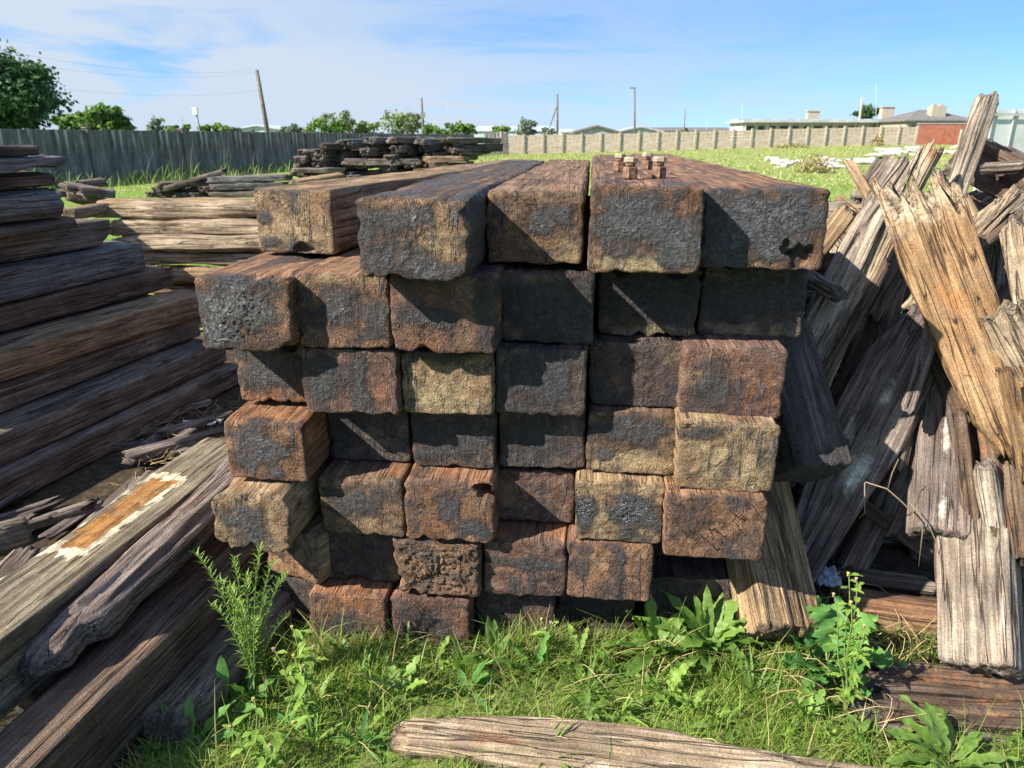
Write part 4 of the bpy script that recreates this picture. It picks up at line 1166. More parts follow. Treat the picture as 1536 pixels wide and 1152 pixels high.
pole('wooden_post', 'stubby timber mast in front of the round dark tree', 'post', (1293, 146), (1289, 182), 99, .16, 'brick_chimney')
for i, (ya, yb, lab) in enumerate(((62, 104, 'uppermost overhead wire running to the leaning pole'), (78, 108, 'middle overhead wire running to the leaning pole'), (108, 135, 'lowest overhead wire running to the leaning pole'))):
    a = at(-60, ya, 30); c = at(386 + i, yb, 46)
    pts = []
    for k in range(25):
        s_ = k / 24
        p = a.lerp(c, s_); p.z -= .55 * 4 * s_ * (1 - s_); pts.append(p)
    b = MB(); b.tube(pts, .004, 4)
    tag(b.build('overhead_wire', M['cable'], smooth=True), lab, 'wire')

# rubble in the field
rs = np.random.RandomState(21)


def rock(name, lab, cat, px, py, w, h, mat, Y=None, group=None, seed=0, flat=1.0):
    # on the gentle slope: march along the view ray
    d = ray(px, py); s_ = 1.0
    P_ = Vector((0, 0, EYE))
    for k in range(4000):
        q = P_ + d * s_
        if q.z <= float(gh(q.x, q.y)): break
        s_ *= 1.004
    o = timber(name, w, w * .6, h, mat, seed=seed, N=26, NS=10, K=4, r=h * .35, side_amp=.05, wob=.05, cap_amp=.05, jag0=.1, jag1=.1, jf=3, dense=False)
    o.location = (q.x - w / 2, q.y, q.z + h * .3); o.rotation_euler = (0, R(rs.uniform(-6, 6)), -math.pi / 2 + rs.uniform(-.4, .4))
    tag(o, lab, cat, group)
    return o


rock('white_slab', 'large white slab lying on the grass in the field at right', 'slab', 1295, 246, 1.7, .32, 'white_plaster', seed=1)
rock('white_slab', 'low white slab left of the large one in the field', 'slab', 1262, 251, .8, .15, 'white_plaster', seed=2)
rock('plastic_bag', 'pale blue plastic bag on the grass near the far fence', 'bag', 1338, 232, .9, .5, 'bluebag', seed=3)
rg = 'lumps of rubble in the field'
for i in range(26):
    px = rs.uniform(1150, 1262); py = rs.uniform(240, 254)
    rock('rubble_lump', 'grey-buff lump in the low band of rubble in the field', 'rubble', px, py, rs.uniform(.25, .7), rs.uniform(.12, .3), 'rubble', group=rg, seed=30 + i)
for i in range(14):
    rock('rubble_lump', 'buff slab scattered on the grass below the far fence', 'rubble', rs.uniform(1290, 1440), rs.uniform(222, 234), rs.uniform(.5, 1.3), rs.uniform(.1, .25), 'rubble', group='slabs below the far fence', seed=70 + i)

# ------------------------------------------------------------------ distant timber heaps
def heap_piece(lab, px, py, Y, L, w, h, az, mat, seed, group, tilt=0.0):
    c = at(px, py, Y)
    a = R(az)
    d = Vector((math.sin(a), math.cos(a), math.sin(R(tilt))))
    o = piece('old_timber', lab, 'timber', c, c + d * L, w, h, mat, hint=(rng.uniform(-.08, .08), 0, 1), world=True, group=group, seed=seed, N=48, NS=22, K=6, r=.018,
              side_amp=.014, wob=.010, chip=.06, cap_amp=.02, jag0=.14, jag1=.14, jf=14, dense=False, edge=.02)
    return o


g1 = 'timbers of the large far heap'
k = 0
rs = np.random.RandomState(77)
YB = 17.0
# (first px, last px, py, count, length, azimuth, width, height, material, label)
lay = [
 (500, 660, 290, 5, 1.6, 20, .36, .16, 'sleeper', 'dark timber end in the buried bottom layer of the large far heap'),
 (470, 670, 280, 6, 1.7, 20, .36, .16, 'dark', 'dark timber end in the second lowest layer of the large far heap'),
 (450, 672, 270, 7, 1.7, 24, .34, .15, 'sleeper', 'dark timber end low in the large far heap'),
 (448, 672, 260, 7, 1.7, 20, .38, .15, 'dark', 'dark rough timber end in the lower middle of the large far heap'),
 (446, 676, 250, 8, 1.7, 24, .34, .15, 'sleeper', 'dark rough timber end in the middle layer of the large far heap'),
 (448, 680, 240, 8, 1.7, 20, .34, .15, 'purple', 'dark rough timber end in the upper middle of the large far heap'),
 (452, 680, 230, 8, 1.7, 24, .34, .15, 'sleeper', 'dark rough timber end in the third layer from the top of the large far heap'),
 (480, 676, 221, 6, 1.7, 28, .36, .15, 'dark', 'dark flat timber in the second layer from the top of the large far heap'),
 (510, 668, 213, 5, 1.8, 32, .40, .14, 'greyblue', 'grey flat-topped timber on top of the large far heap'),
]
for (p0, p1, py, n, L, az, w, h, mat, lab) in lay:
    for i in range(n):
        px = p0 + (p1 - p0) * i / (n - 1) + rs.uniform(-7, 7)
        heap_piece(lab, px, py + rs.uniform(-3, 3), YB + rs.uniform(-.25, .3), L, w * rs.uniform(.75, 1.15), h * rs.uniform(.8, 1.15), az + rs.uniform(-9, 9),
                   mat if rs.rand() < .6 else ['sleeper', 'purple', 'greyblue', 'barkbrown'][rs.randint(4)], 900 + k, g1); k += 1
heap_piece('long pale crosswise timber in the middle of the large far heap', 520, 243, YB - .2, 1.6, .2, .14, 84, 'purple', 980, g1)
heap_piece('brown crosswise timber right of the pale one in the large far heap', 640, 240, YB - .2, .9, .2, .14, 84, 'tan', 981, g1)
heap_piece('pale flat slab at the left foot of the large far heap', 442, 256, YB - .3, 1.1, .3, .10, 70, 'silver', 982, g1)
heap_piece('reddish slat lying low at the right of the large far heap', 625, 256, YB - .5, 1.2, .16, .09, 80, 'rust', 983, g1)
heap_piece('small upright chock under the right side of the large far heap', 648, 250, YB - .5, .35, .22, .2, 70, 'red', 984, g1)
o = piece('tan_slat', 'tan slat lying on the grass before the large far heap, left of the stack', 'slat', (444, 275, 11.0), (512, 264, 11.5), .2, .10, 'tan', hint=(0, -.2, 1), seed=985, N=40, NS=24, K=5, dense=False, jag0=.03)
g2 = 'timbers of the small far heap'
YS = 17.5
for (p0, p1, py, n, az, lab) in ((228, 335, 293, 6, 30, 'dark timber end in the bottom layer of the small far heap'), (232, 330, 285, 6, 34, 'dark timber end in the middle layer of the small far heap'),
                                 (240, 322, 277, 5, 40, 'dark timber end near the top of the small far heap')):
    for i in range(n):
        px = p0 + (p1 - p0) * i / (n - 1) + rs.uniform(-5, 5)
        heap_piece(lab, px, py + rs.uniform(-2, 2), YS + rs.uniform(-.2, .3), 1.5, .32, .13, az + rs.uniform(-12, 12), ['sleeper', 'purple', 'dark'][rs.randint(3)], 1000 + k, g2); k += 1
for i, (px, py, L, lab) in enumerate(((325, 292, 1.35, 'lowest long dark timber lying level in the small far heap'), (322, 281, 1.6, 'middle long dark timber lying level in the small far heap'),
                                      (318, 270, 1.75, 'topmost long grey timber lying level in the small far heap'))):
    heap_piece(lab, px, py, YS - .3, L, .3, .13, 82, 'greyblue' if i else 'sleeper', 1050 + i, g2, tilt=1.5)
heap_piece('slanting slab leaning over the left of the small far heap', 250, 283, YS - .2, 1.3, .3, .1, 74, 'purple', 1060, g2, tilt=17)
g3 = 'rubble of planks behind the left stack'
for i in range(9):
    c = at(108 + rs.uniform(-14, 22), 292 + rs.uniform(-16, 14), 6.6 + rs.uniform(-.3, .5))
    a = R(rs.uniform(20, 110)); d = Vector((math.sin(a), math.cos(a), rs.uniform(-.5, .1)))
    piece('broken_plank', 'black broken plank in the small jumble beside the left stack', 'plank', c, c + d * rs.uniform(.18, .34), .14, .07, 'sleeper', hint=(0, 0, 1), world=True, group=g3, seed=1100 + i,
          N=28, NS=14, K=4, dense=False, jag0=.06, side_amp=.012)
piece('tan_slat', 'tan timber end poking out between the left stack and the crosswise sleepers', 'slat', (98, 322, 5.0), (150, 313, 5.6), .16, .08, 'tan', hint=(0, 0, 1), seed=1120, N=50, NS=24, K=8, dense=False)

# ------------------------------------------------------------------ vegetation
def leafmat(name, c0, c1, c2, trans=.35, rough=.55, scale=20):
    t = NT(name)
    a = t.n('Attribute', attribute_name='gcol').outputs['Fac']
    v = t.n('TexCoord').outputs['Object']
    n = t.noise(v, scale, 3, .6)
    f = t.math('ADD', t.math('MULTIPLY', a, .7), t.math('MULTIPLY_ADD', n, .9, -.3)) if scale > 30 else t.math('ADD', t.math('MULTIPLY', a, .8), t.math('MULTIPLY', n, .2))
    col = t.ramp(f, [(.08, c0), (.5, c1), (.92, c2)])
    p = t.n('BsdfPrincipled'); t.set(p.inputs['Base Color'], col); p.inputs['Roughness'].default_value = rough; p.inputs['Specular IOR Level'].default_value = .3
    if scale > 30: t.set(p.inputs['Normal'], t.bump(n, .5, .004))
    tr = t.n('BsdfTranslucent'); t.set(tr.inputs[0], t.mix(1.0, col, (1.0, 1.15, .45), 'MULTIPLY'))
    ms = t.n('MixShader'); ms.inputs[0].default_value = trans
    t.t.links.new(p.outputs[0], ms.inputs[1]); t.t.links.new(tr.outputs[0], ms.inputs[2]); t.t.links.new(ms.outputs[0], t.out.inputs[0])
    M[name] = t.m
    return t.m


leafmat('grass_blade', (.46, .37, .18), (.13, .23, .03), (.29, .42, .07), .42)
leafmat('tall_grass', (.44, .39, .2), (.25, .33, .08), (.19, .34, .06), .3)
leafmat('twiggy', (.2, .15, .08), (.3, .25, .12), (.34, .33, .14), .2)
leafmat('dock_leaf', (.06, .12, .02), (.13, .23, .045), (.24, .35, .09), .38, .42, 90)
leafmat('thistle_leaf', (.04, .12, .03), (.08, .20, .045), (.14, .29, .06), .3, .5, 60)
leafmat('needle_leaf', (.09, .17, .03), (.17, .28, .05), (.27, .40, .08), .35)
leafmat('dark_crown', (.014, .04, .018), (.035, .09, .032), (.085, .17, .05), .2, .6, .8)
leafmat('bright_crown', (.05, .105, .025), (.11, .2, .045), (.19, .30, .075), .3, .6, .8)
leafmat('grey_crown', (.07, .10, .075), (.13, .17, .12), (.21, .25, .17), .2, .6, .8)
leafmat('olive_crown', (.08, .12, .05), (.15, .2, .08), (.23, .29, .12), .25, .6, .8)
t = NT('bark'); n = t.noise(t.n('TexCoord').outputs['Object'], 3, 5)
t.bsdf(Base_Color=t.ramp(n, [(.35, (.05, .04, .03)), (.65, (.16, .13, .10))]), Roughness=.95); M['bark'] = t.m
t = NT('yellow_petal'); t.bsdf(Base_Color=(.5, .40, .08), Roughness=.7); M['petal'] = t.m
t = NT('pink_bud'); t.bsdf(Base_Color=(.38, .27, .17), Roughness=.8); M['bud'] = t.m
t = NT('straw'); t.bsdf(Base_Color=(.42, .31, .16), Roughness=.8); M['straw'] = t.m


def blades(P, H, Wd, az, lean, col, seg=3):
    """grass blades: arrays of base points, heights, widths, azimuth and lean"""
    n = len(P)
    dx, dy = np.cos(az), np.sin(az)
    sx, sy = -dy, dx
    tw = rng.uniform(-.6, .6, n)
    sx, sy = sx * np.cos(tw) - sy * np.sin(tw), sx * np.sin(tw) + sy * np.cos(tw)
    Vs = []; Cs = []
    for k in range(seg + 1):
        s = k / seg
        r = lean * H * s ** 1.8
        z = H * s * (1 - .35 * lean * s)
        cx = P[:, 0] + dx * r; cy = P[:, 1] + dy * r; cz = P[:, 2] + z
        ww = Wd * (1 - s) ** .7 * .5 if k < seg else Wd * 0 + .0002
        Vs.append(np.stack([np.stack([cx - sx * ww, cy - sy * ww, cz], 1), np.stack([cx + sx * ww, cy + sy * ww, cz], 1)], 1))
        Cs.append(np.stack([col, col], 1))
    V = np.stack(Vs, 1).reshape(-1, 3)      # n,(seg+1),2
    C = np.stack(Cs, 1).reshape(-1)
    b = np.arange(n)[:, None] * 2 * (seg + 1) + (np.arange(seg) * 2)[None]
    Q = np.stack([b, b + 1, b + 3, b + 2], 2).reshape(-1, 4)
    return V, Q, C


def in_clear(x, y):
    """where grass may grow in the foreground"""
    ok = np.ones(len(x), bool)
    ok &= ~((y > 1.93) & (x > -.78) & (x < .86))                      # stack
    # painted beam, dark beam, logs
    for (ax, ay, bx, by, hw) in ((-1.50, .55, -1.13, 2.66, .13), (-1.22, .80, -.93, 2.2, .10), (-.93, 1.52, -.74, 2.25, .085), (-.305, 1.525, 1.0, 1.33, .055), (.88, 1.68, 2.1, 1.66, .12)):
        ddx, ddy = bx - ax, by - ay; L2 = ddx * ddx + ddy * ddy
        tt = ((x - ax) * ddx + (y - ay) * ddy) / L2
        px_, py_ = ax + tt * ddx, ay + tt * ddy
        ok &= ~((tt > -.02) & (tt < 1.02) & (np.hypot(x - px_, y - py_) < hw))
    return ok


n = 170000
x = rng.uniform(-2.1, 2.0, n); y = rng.uniform(.62, 2.05, n)
dens = .36 + 1.1 * fbm(x * 2.6, y * 2.6, 0 * x, 3)
dens = np.where(x > .95, dens - .45 * sstep(1.35, 1.6, y), dens)
dens = np.where(x < -1.0, dens - .4 * sstep(1.5, 1.9, y), dens)
ok = in_clear(x, y) & (rng.uniform(0, 1, n) < np.clip(dens, .12, 1)) & (x / (y + .35) > -1.05) & (x / (y + .35) < 1.05)
x, y = x[ok], y[ok]
n = len(x)
near = sstep(1.55, 1.9, y) * sstep(1.1, .8, np.abs(x))
clump = np.clip(fbm(x * 5, y * 5, 0 * x + 3, 3) + .3, 0, 1)
H = rng.uniform(.025, .07, n) * (1 + .8 * clump + .55 * near)
tall = rng.uniform(0, 1, n) < .03 + .03 * near
H = np.where(tall, H * 1.9, H)
col = np.clip(.62 + .22 * rng.normal(size=n) + .3 * fbm(x * 2, y * 2, 0 * x + 8, 2), .2, 1)
dead = rng.uniform(0, 1, n) < .14 + .35 * np.clip(fbm(x * 3, y * 3, 0 * x + 20, 2), 0, 1)
col = np.where(dead, rng.uniform(0, .2, n), col)
P = np.stack([x, y, gh(x, y) - .004], 1)
xl = rng.uniform(-1.5, 1.6, 9000); yl = rng.uniform(.85, 1.97, 9000)
okl = in_clear(xl, yl) & (rng.uniform(0, 1, 9000) < np.clip(.15 + fbm(xl * 2 + 30, yl * 2, 0 * xl, 2) + .5 * sstep(1.5, 1.9, yl), 0, 1))
xl, yl = xl[okl], yl[okl]; nl = len(xl)
Pl = np.stack([xl, yl, gh(xl, yl) - .004], 1)
V2, Q2, C2 = blades(Pl, rng.uniform(.05, .12, nl), rng.uniform(.0025, .0055, nl), rng.uniform(0, 6.28, nl), rng.uniform(.6, 1.7, nl), np.where(rng.uniform(0, 1, nl) < .22, rng.uniform(0, .2, nl), rng.uniform(.45, 1, nl)), 5)
tag(mesh('long_grass', V2, Q=Q2, mat=M['grass_blade'], gcol=C2), 'longer arching grass blades scattered through the foreground lawn', 'grass', kind='stuff')
V, Q, C = blades(P, H, rng.uniform(.0018, .0042, n) * (1 + .6 * tall), rng.uniform(0, 2 * math.pi, n), rng.uniform(.25, 1.3, n), col)
g = mesh('lawn_grass', V, Q=Q, mat=M['grass_blade'], gcol=C)
tag(g, 'short green grass with dead stalks growing in front of the stack', 'grass', kind='stuff')
# small clover-like leaves among it
n = 9000
x = rng.uniform(-1.8, 1.8, n); y = rng.uniform(.7, 1.95, n)
ok = in_clear(x, y) & (rng.uniform(0, 1, n) < np.clip(.25 + 1.2 * fbm(x * 3.5 + 9, y * 3.5, 0 * x, 2), 0, 1))
x, y = x[ok], y[ok]; n = len(x)
a = rng.uniform(0, 2 * math.pi, n); L = rng.uniform(.008, .02, n); z = gh(x, y) + rng.uniform(.01, .045, n)
up = rng.uniform(-.3, .6, n)
d = np.stack([np.cos(a) * np.cos(up), np.sin(a) * np.cos(up), np.sin(up)], 1); s_ = np.stack([-np.sin(a), np.cos(a), rng.uniform(-.3, .3, n)], 1)
c0 = np.stack([x, y, z], 1)
V = np.stack([c0, c0 + d * L[:, None] * .5 + s_ * L[:, None] * .32, c0 + d * L[:, None], c0 + d * L[:, None] * .5 - s_ * L[:, None] * .32], 1).reshape(-1, 3)
Q = np.arange(n * 4).reshape(-1, 4)
g = mesh('ground_cover', V, Q=Q, mat=M['dock_leaf'], gcol=np.repeat(rng.uniform(.2, 1, n), 4), smooth=False)
tag(g, 'tiny round-leaved weeds mixed into the foreground grass', 'weeds', kind='stuff')

# mid and far grass
def grass_band(name, lab, n, xr, yr, hr, wr, drych, cond=None, lean=(.2, .9)):
    x = rng.uniform(*xr, n); y = yr[0] + (yr[1] - yr[0]) * rng.uniform(0, 1, n) ** 1.4
    if cond is not None:
        ok = cond(x, y); x, y = x[ok], y[ok]
    n = len(x)
    H = rng.uniform(*hr, n) * (1 + .7 * np.clip(fbm(x * .6, y * .6, 0 * x, 2), -.5, 1))
    col = np.where(rng.uniform(0, 1, n) < drych, rng.uniform(0, .25, n), rng.uniform(.5, 1, n))
    P = np.stack([x, y, gh(x, y) - .01], 1)
    V, Q, C = blades(P, H, rng.uniform(*wr, n), rng.uniform(0, 6.28, n), rng.uniform(*lean, n), col, 3)
    tag(mesh(name, V, Q=Q, mat=M['tall_grass'], gcol=C), lab, 'grass', kind='stuff')


wallx = lambda y: WX0 + (y - WY0) * WK
grass_band('tall_grass', 'tall dry and green grass along the foot of the streaked wall', 16000, (-20, 0), (17, 44), (.25, .75), (.02, .045), .45,
           lambda x, y: (x > wallx(y) + .15) & (x < wallx(y) + 3.2) & (rng.uniform(0, 1, len(x)) < np.clip((wallx(y) + 3.4 - x) / 3, 0, 1)))
grass_band('meadow_grass', 'rough green meadow grass in the yard behind the stacks', 60000, (-14, 14), (6, 26), (.04, .11), (.012, .03), .2,
           lambda x, y: (np.abs(x) < y * .8) & (x > wallx(y) + .5))
grass_band('field_grass', 'yellowing field grass towards the far fence', 40000, (-8, 48), (24, 73), (.05, .12), (.05, .11), .55,
           lambda x, y: (x > wallx(y) + .5) & (x < y * .62))
# dry stalks by the wall
grass_band('seed_stalks', 'thin dry seed stalks standing against the streaked wall', 260, (-16, -6), (19, 34), (.8, 1.5), (.012, .02), 1.0,
           lambda x, y: (x > wallx(y) + .3) & (x < wallx(y) + 2.2), (.1, .4))


# ---- leafy plants
def leaf_geo(out, base, az, elev, L, W, curl=.6, lobes=0, fold=.25, col=.5, seg=10, twist=0.0, shape='dock'):
    """a single leaf with midrib fold; appended to out = [V, Q, C]"""
    V, Q, C = out
    d = Vector((math.cos(az) * math.cos(elev), math.sin(az) * math.cos(elev), math.sin(elev)))
    side = Vector((-math.sin(az), math.cos(az), 0))
    up = side.cross(d) * -1
    if up.z < 0: up = -up
    side = (side * math.cos(twist) + up * math.sin(twist)).normalized()
    p = Vector(base); st = L / seg
    b0 = len(V)
    m = seg * (5 if lobes else 1)
    st = L / m
    for k in range(m + 1):
        s = k / m
        if shape == 'needle': w = W * (1 - s) ** .6 * min(1, s * 6 + .4)
        elif shape == 'paddle': w = W * (math.sin(math.pi * min(1, s ** 1.25 * .97 + .03)) ** .75)
        else: w = W * (math.sin(math.pi * (s ** .8 * .94 + .05)) ** .8)
        if lobes:
            w *= (.26 + .74 * abs(math.sin(s * lobes * math.pi)) ** .6) * (.86 + .28 * abs(math.sin(s * lobes * 9.4)))
        w = max(w, W * .06) * .5
        upv = side.cross(d).normalized()
        if upv.z < 0 and abs(elev) < 1.2: upv = -upv
        rip = (.13 if shape == 'dock' else .05) * W * math.sin(s * 19 + az * 5); w *= 1 + (.09 * math.sin(s * 31 + az * 9) if shape == 'dock' else 0)
        V.append(p - side * w + upv * (w * fold + rip)); V.append(p.copy()); V.append(p + side * w + upv * (w * fold - rip))
        C += [col + .1, col - .12 if shape != 'needle' else col, col + .1]
        d = (d + Vector((0, 0, -1)) * curl / m * (1 if s > .15 else .3)).normalized()
        p = p + d * st
    for k in range(m):
        a = b0 + k * 3
        Q.append((a, a + 1, a + 4, a + 3)); Q.append((a + 1, a + 2, a + 5, a + 4))


def build_leaves(out, name, mat, parent=None):
    V, Q, C = out
    return mesh(name, np.array([tuple(v) for v in V]), Q=np.array(Q), mat=M[mat], gcol=np.clip(C, 0, 1), parent=parent)


def needle_weed(name, lab, base, stems, h, mat='needle_leaf', seed=0, ll=.037, lw=.004, dens=46):
    rs = random.Random(seed)
    e = empty(name, base); tag(e, lab, 'plant')
    out = [[], [], []]; sb = MB()
    for (tx, ty, tz) in stems:
        T = Vector((tx, ty, tz))
        pts = []
        for k in range(9):
            s = k / 8
            p = Vector((T.x * s ** 1.3, T.y * s ** 1.3, T.z * (1 - (1 - s) ** 1.3)))
            pts.append(p)
        sb.tube(pts, [.0035 - .0025 * k / 8 for k in range(9)], 5)
        L = T.length
        cnt = int(dens * L / .25)
        for i in range(cnt):
            s = (i + rs.random()) / cnt
            if s < .12: continue
            f = s * 8; k = min(7, int(f)); p = pts[k].lerp(pts[k + 1], f - k)
            dd = (pts[k + 1] - pts[k]).normalized()
            az = i * 2.4 + rs.uniform(-.3, .3)
            leaf_geo(out, p, az, rs.uniform(.1, .9) + .3 * s, ll * (1 - .45 * s) * rs.uniform(.8, 1.3), lw, curl=rs.uniform(-.5, .6), fold=.3, col=.25 + .6 * s + rs.uniform(-.15, .15), seg=4, shape='needle')
    sb.build('stems', mat_stem, e, True)
    build_leaves(out, 'leaves', mat, e)
    return e


t = NT('green_stem'); t.bsdf(Base_Color=(.13, .19, .05), Roughness=.6); mat_stem = t.m
b0 = at(378, 985, 1.72); b0.z = 0
def rel(px, py, Y): return tuple(at(px, py, Y) - b0)
needle_weed('feathery_weed', 'bright green feathery weed with narrow leaves growing by the lower left of the stack', tuple(b0),
            [rel(392, 818, 1.70), rel(293, 830, 1.66), rel(350, 836, 1.68), rel(430, 862, 1.66), rel(316, 908, 1.62), rel(412, 840, 1.7), rel(370, 862, 1.64), rel(400, 895, 1.66), rel(345, 880, 1.6),
             rel(432, 925, 1.68), rel(385, 930, 1.6), rel(330, 870, 1.63), rel(360, 905, 1.6)], .3, seed=3, dens=60)


def broad_plant(name, lab, base, leaves, mat, lobes=0, shape='dock', seed=0, flower=None, stemr=.003):
    rs = random.Random(seed)
    e = empty(name, base); tag(e, lab, 'plant')
    out = [[], [], []]; sb = MB()
    for (az, el, L, W, curl, hz) in leaves:
        d = Vector((math.cos(R(az)) * math.cos(R(el)), math.sin(R(az)) * math.cos(R(el)), math.sin(R(el))))
        bb = Vector((0, 0, hz))
        q = bb + d * L * .16
        sb.tube([Vector((0, 0, hz * .9)), bb, q], stemr, 5)
        leaf_geo(out, q, R(az), R(el), L * .86, W, curl=curl, lobes=lobes, col=rs.uniform(.3, .85), fold=rs.uniform(.1, .4), shape=shape, twist=rs.uniform(-.4, .4))
    sb.build('stems', mat_stem, e, True)
    build_leaves(out, 'leaves', mat, e)
    return e


def gpt(px, py): return tuple(atz(px, py, 0.0))


# leafy dock in front of the right part of the stack
rs = random.Random(5)
lv = [(rs.uniform(0, 360), rs.uniform(10, 60), rs.uniform(.10, .2), rs.uniform(.035, .065), rs.uniform(.5, 1.5), rs.uniform(0, .05)) for k in range(14)] + [(95, 72, .20, .038, .2, .03), (120, 66, .17, .036, .5, .03), (150, 55, .24, .045, .7, .02), (165, 35, .26, .05, .8, .01), (20, 40, .2, .055, 1.0, .03), (-20, 40, .17, .06, 1.1, .03),
      (-60, 45, .16, .055, 1.1, .02), (-110, 35, .18, .05, .9, .01), (200, 30, .22, .05, .8, .01), (60, 55, .18, .045, .7, .03), (-85, 20, .2, .045, .5, .01), (230, 25, .2, .045, .6, .01), (0, 60, .16, .05, 1.2, .03),
      (135, 75, .14, .034, .3, .04), (-40, 20, .18, .05, .5, .01)]
b1 = gpt(1062, 985)
broad_plant('dock_plant', 'lush broad-leaved green plant standing before the right end of the stack', b1, lv, 'dock_leaf', shape='dock', seed=4)
b2 = gpt(985, 985)
broad_plant('dock_plant', 'broad-leaved plant with long drooping leaves before the bottom row of the stack', b2,
            [(rs.uniform(0, 360), rs.uniform(10, 55), rs.uniform(.10, .2), rs.uniform(.03, .055), rs.uniform(.5, 1.5), rs.uniform(0, .04)) for k in range(10)] + [(110, 68, .22, .045, .5, .02), (100, 50, .16, .04, .8, .01), (-10, 35, .2, .05, .8, .01), (190, 30, .2, .04, .7, .01), (-70, 25, .18, .05, .6, .01), (-130, 20, .2, .045, .5, .01), (40, 50, .18, .045, 1., .01), (160, 60, .17, .035, .6, .01)], 'dock_leaf', seed=6)
# prickly lobed plant
b3 = gpt(1238, 1010)
broad_plant('thistle', 'thistle-like plant with deeply lobed leaves at the foot of the leaning beam', b3,
            [(140, 60, .22, .10, .5, .02), (110, 72, .2, .09, .5, .04), (20, 50, .22, .1, .7, .03), (-25, 35, .22, .1, .7, .02), (-80, 30, .2, .09, .6, .02), (200, 35, .2, .09, .6, .01), (60, 60, .2, .085, .6, .04),
             (-130, 25, .18, .09, .5, .01), (-50, 50, .18, .085, .9, .04), (165, 45, .18, .08, .6, .02), (0, 20, .2, .09, .3, .01)], 'thistle_leaf', lobes=7, seed=8)
# tall yellow-budded weed
b4 = at(1282, 985, 1.62); b4.z = 0
def budweed(name, lab, base, tops, hb=.02, seed=0, leaves=10, ll=.05):
    rs = random.Random(seed)
    e = empty(name, base); tag(e, lab, 'plant')
    B0 = Vector(base)
    sb = MB(); out = [[], [], []]
    for T in tops:
        T = Vector(T) - B0
        pts = [Vector((T.x * s ** 1.2 + .006 * math.sin(s * 9), T.y * s, T.z * s)) for s in [k / 6 for k in range(7)]]
        sb.tube(pts, [.003 - .0018 * k / 6 for k in range(7)], 5)
        for i in range(leaves):
            s = rs.uniform(.15, 1); f = s * 6; k = min(5, int(f)); p = pts[k].lerp(pts[k + 1], f - k)
            leaf_geo(out, p, rs.uniform(0, 6.28), rs.uniform(0, .8), ll * rs.uniform(.5, 1.1), ll * .32, curl=.7, col=rs.uniform(.4, .95), seg=5)
    sb.build('stems', mat_stem, e, True)
    build_leaves(out, 'leaves', 'needle_leaf', e)
    for i, T in enumerate(tops):
        T = Vector(T) - B0
        b = MB()
        for k in range(7):
            a = k * .9
            b.tube([T, T + Vector((.0035 * math.cos(a), .0035 * math.sin(a), .007))], [.002, .001], 5)
        b.tube([T - Vector((0, 0, .004)), T + Vector((0, 0, .004))], [.0028, .002], 6)
        b.build('flower', M['petal'] if i % 3 == 0 else M['bud'], e, True)
    return e


budweed('budding_weed', 'tall light green weed with yellow buds rising beside the thistle-like plant', tuple(b4),
        [at(1272, 862, 1.66), at(1284, 870, 1.64), at(1250, 893, 1.64), at(1276, 905, 1.62), at(1296, 940, 1.6)], seed=2, leaves=14, ll=.045)
b5 = at(458, 1020, 1.56); b5.z = 0
budweed('budding_weed', 'small weed with pinkish buds in the grass below the turned timber', tuple(b5), [at(438, 942, 1.62), at(452, 955, 1.6), at(470, 972, 1.58), at(440, 985, 1.57), at(455, 1000, 1.56), at(410, 975, 1.58)], seed=5, leaves=9)
b6 = at(385, 1110, 1.4); b6.z = 0
budweed('budding_weed', 'low weed with buds near the bottom edge right of the leaf rosette', tuple(b6), [at(380, 1050, 1.46), at(345, 1092, 1.43), at(405, 1120, 1.38), at(440, 1085, 1.42)], seed=9, leaves=10)
b7 = gpt(822, 985)
budweed('dry_weed', 'brown dried flower stalk before the third timber of the bottom row', b7, [at(812, 930, 1.86), at(826, 935, 1.85), at(818, 945, 1.85)], seed=12, leaves=2)
# leaf rosettes
broad_plant('leaf_rosette', 'rosette of long grey-green leaves at the lower left, below the black log', gpt(286, 1128),
            [(150, 55, .16, .034, .5, 0), (100, 68, .15, .032, .4, 0), (40, 45, .16, .034, .6, 0), (10, 30, .13, .036, .5, 0), (190, 25, .14, .03, .5, 0), (-30, 30, .12, .032, .5, 0), (-100, 20, .1, .03, .4, 0)], 'thistle_leaf', seed=14, shape='dock')
broad_plant('leaf_rosette', 'single upright oval leaf with a few companions beside the black log', gpt(338, 1068),
            [(95, 80, .17, .034, .2, 0), (200, 30, .12, .03, .5, 0), (-20, 30, .13, .03, .5, 0), (-80, 25, .11, .028, .4, 0)], 'thistle_leaf', seed=15, shape='paddle')
broad_plant('leaf_rosette', 'large coarse-leaved rosette at the lower right corner in front of the ground board', gpt(1425, 1150),
            [(rs.uniform(0, 360), rs.uniform(10, 50), rs.uniform(.08, .18), rs.uniform(.025, .05), rs.uniform(.5, 1.4), 0) for k in range(16)] + [(110, 42, .20, .042, 1.0, 0), (75, 35, .19, .04, 1.1, 0), (150, 30, .18, .038, .9, 0), (30, 35, .15, .036, .9, 0), (-10, 30, .16, .04, .6, 0), (190, 25, .2, .045, .6, 0), (130, 65, .18, .04, .7, 0), (-60, 30, .15, .04, .6, 0)], 'dock_leaf', seed=16)
broad_plant('leaf_rosette', 'flat rosette of toothed leaves among the grass left of the ground board', gpt(1365, 1085),
            [(170, 20, .16, .035, .4, 0), (90, 30, .14, .032, .5, 0), (20, 20, .14, .03, .4, 0), (-60, 20, .15, .035, .4, 0), (230, 20, .14, .03, .4, 0)], 'needle_leaf', seed=17, lobes=5)
rs = random.Random(31)
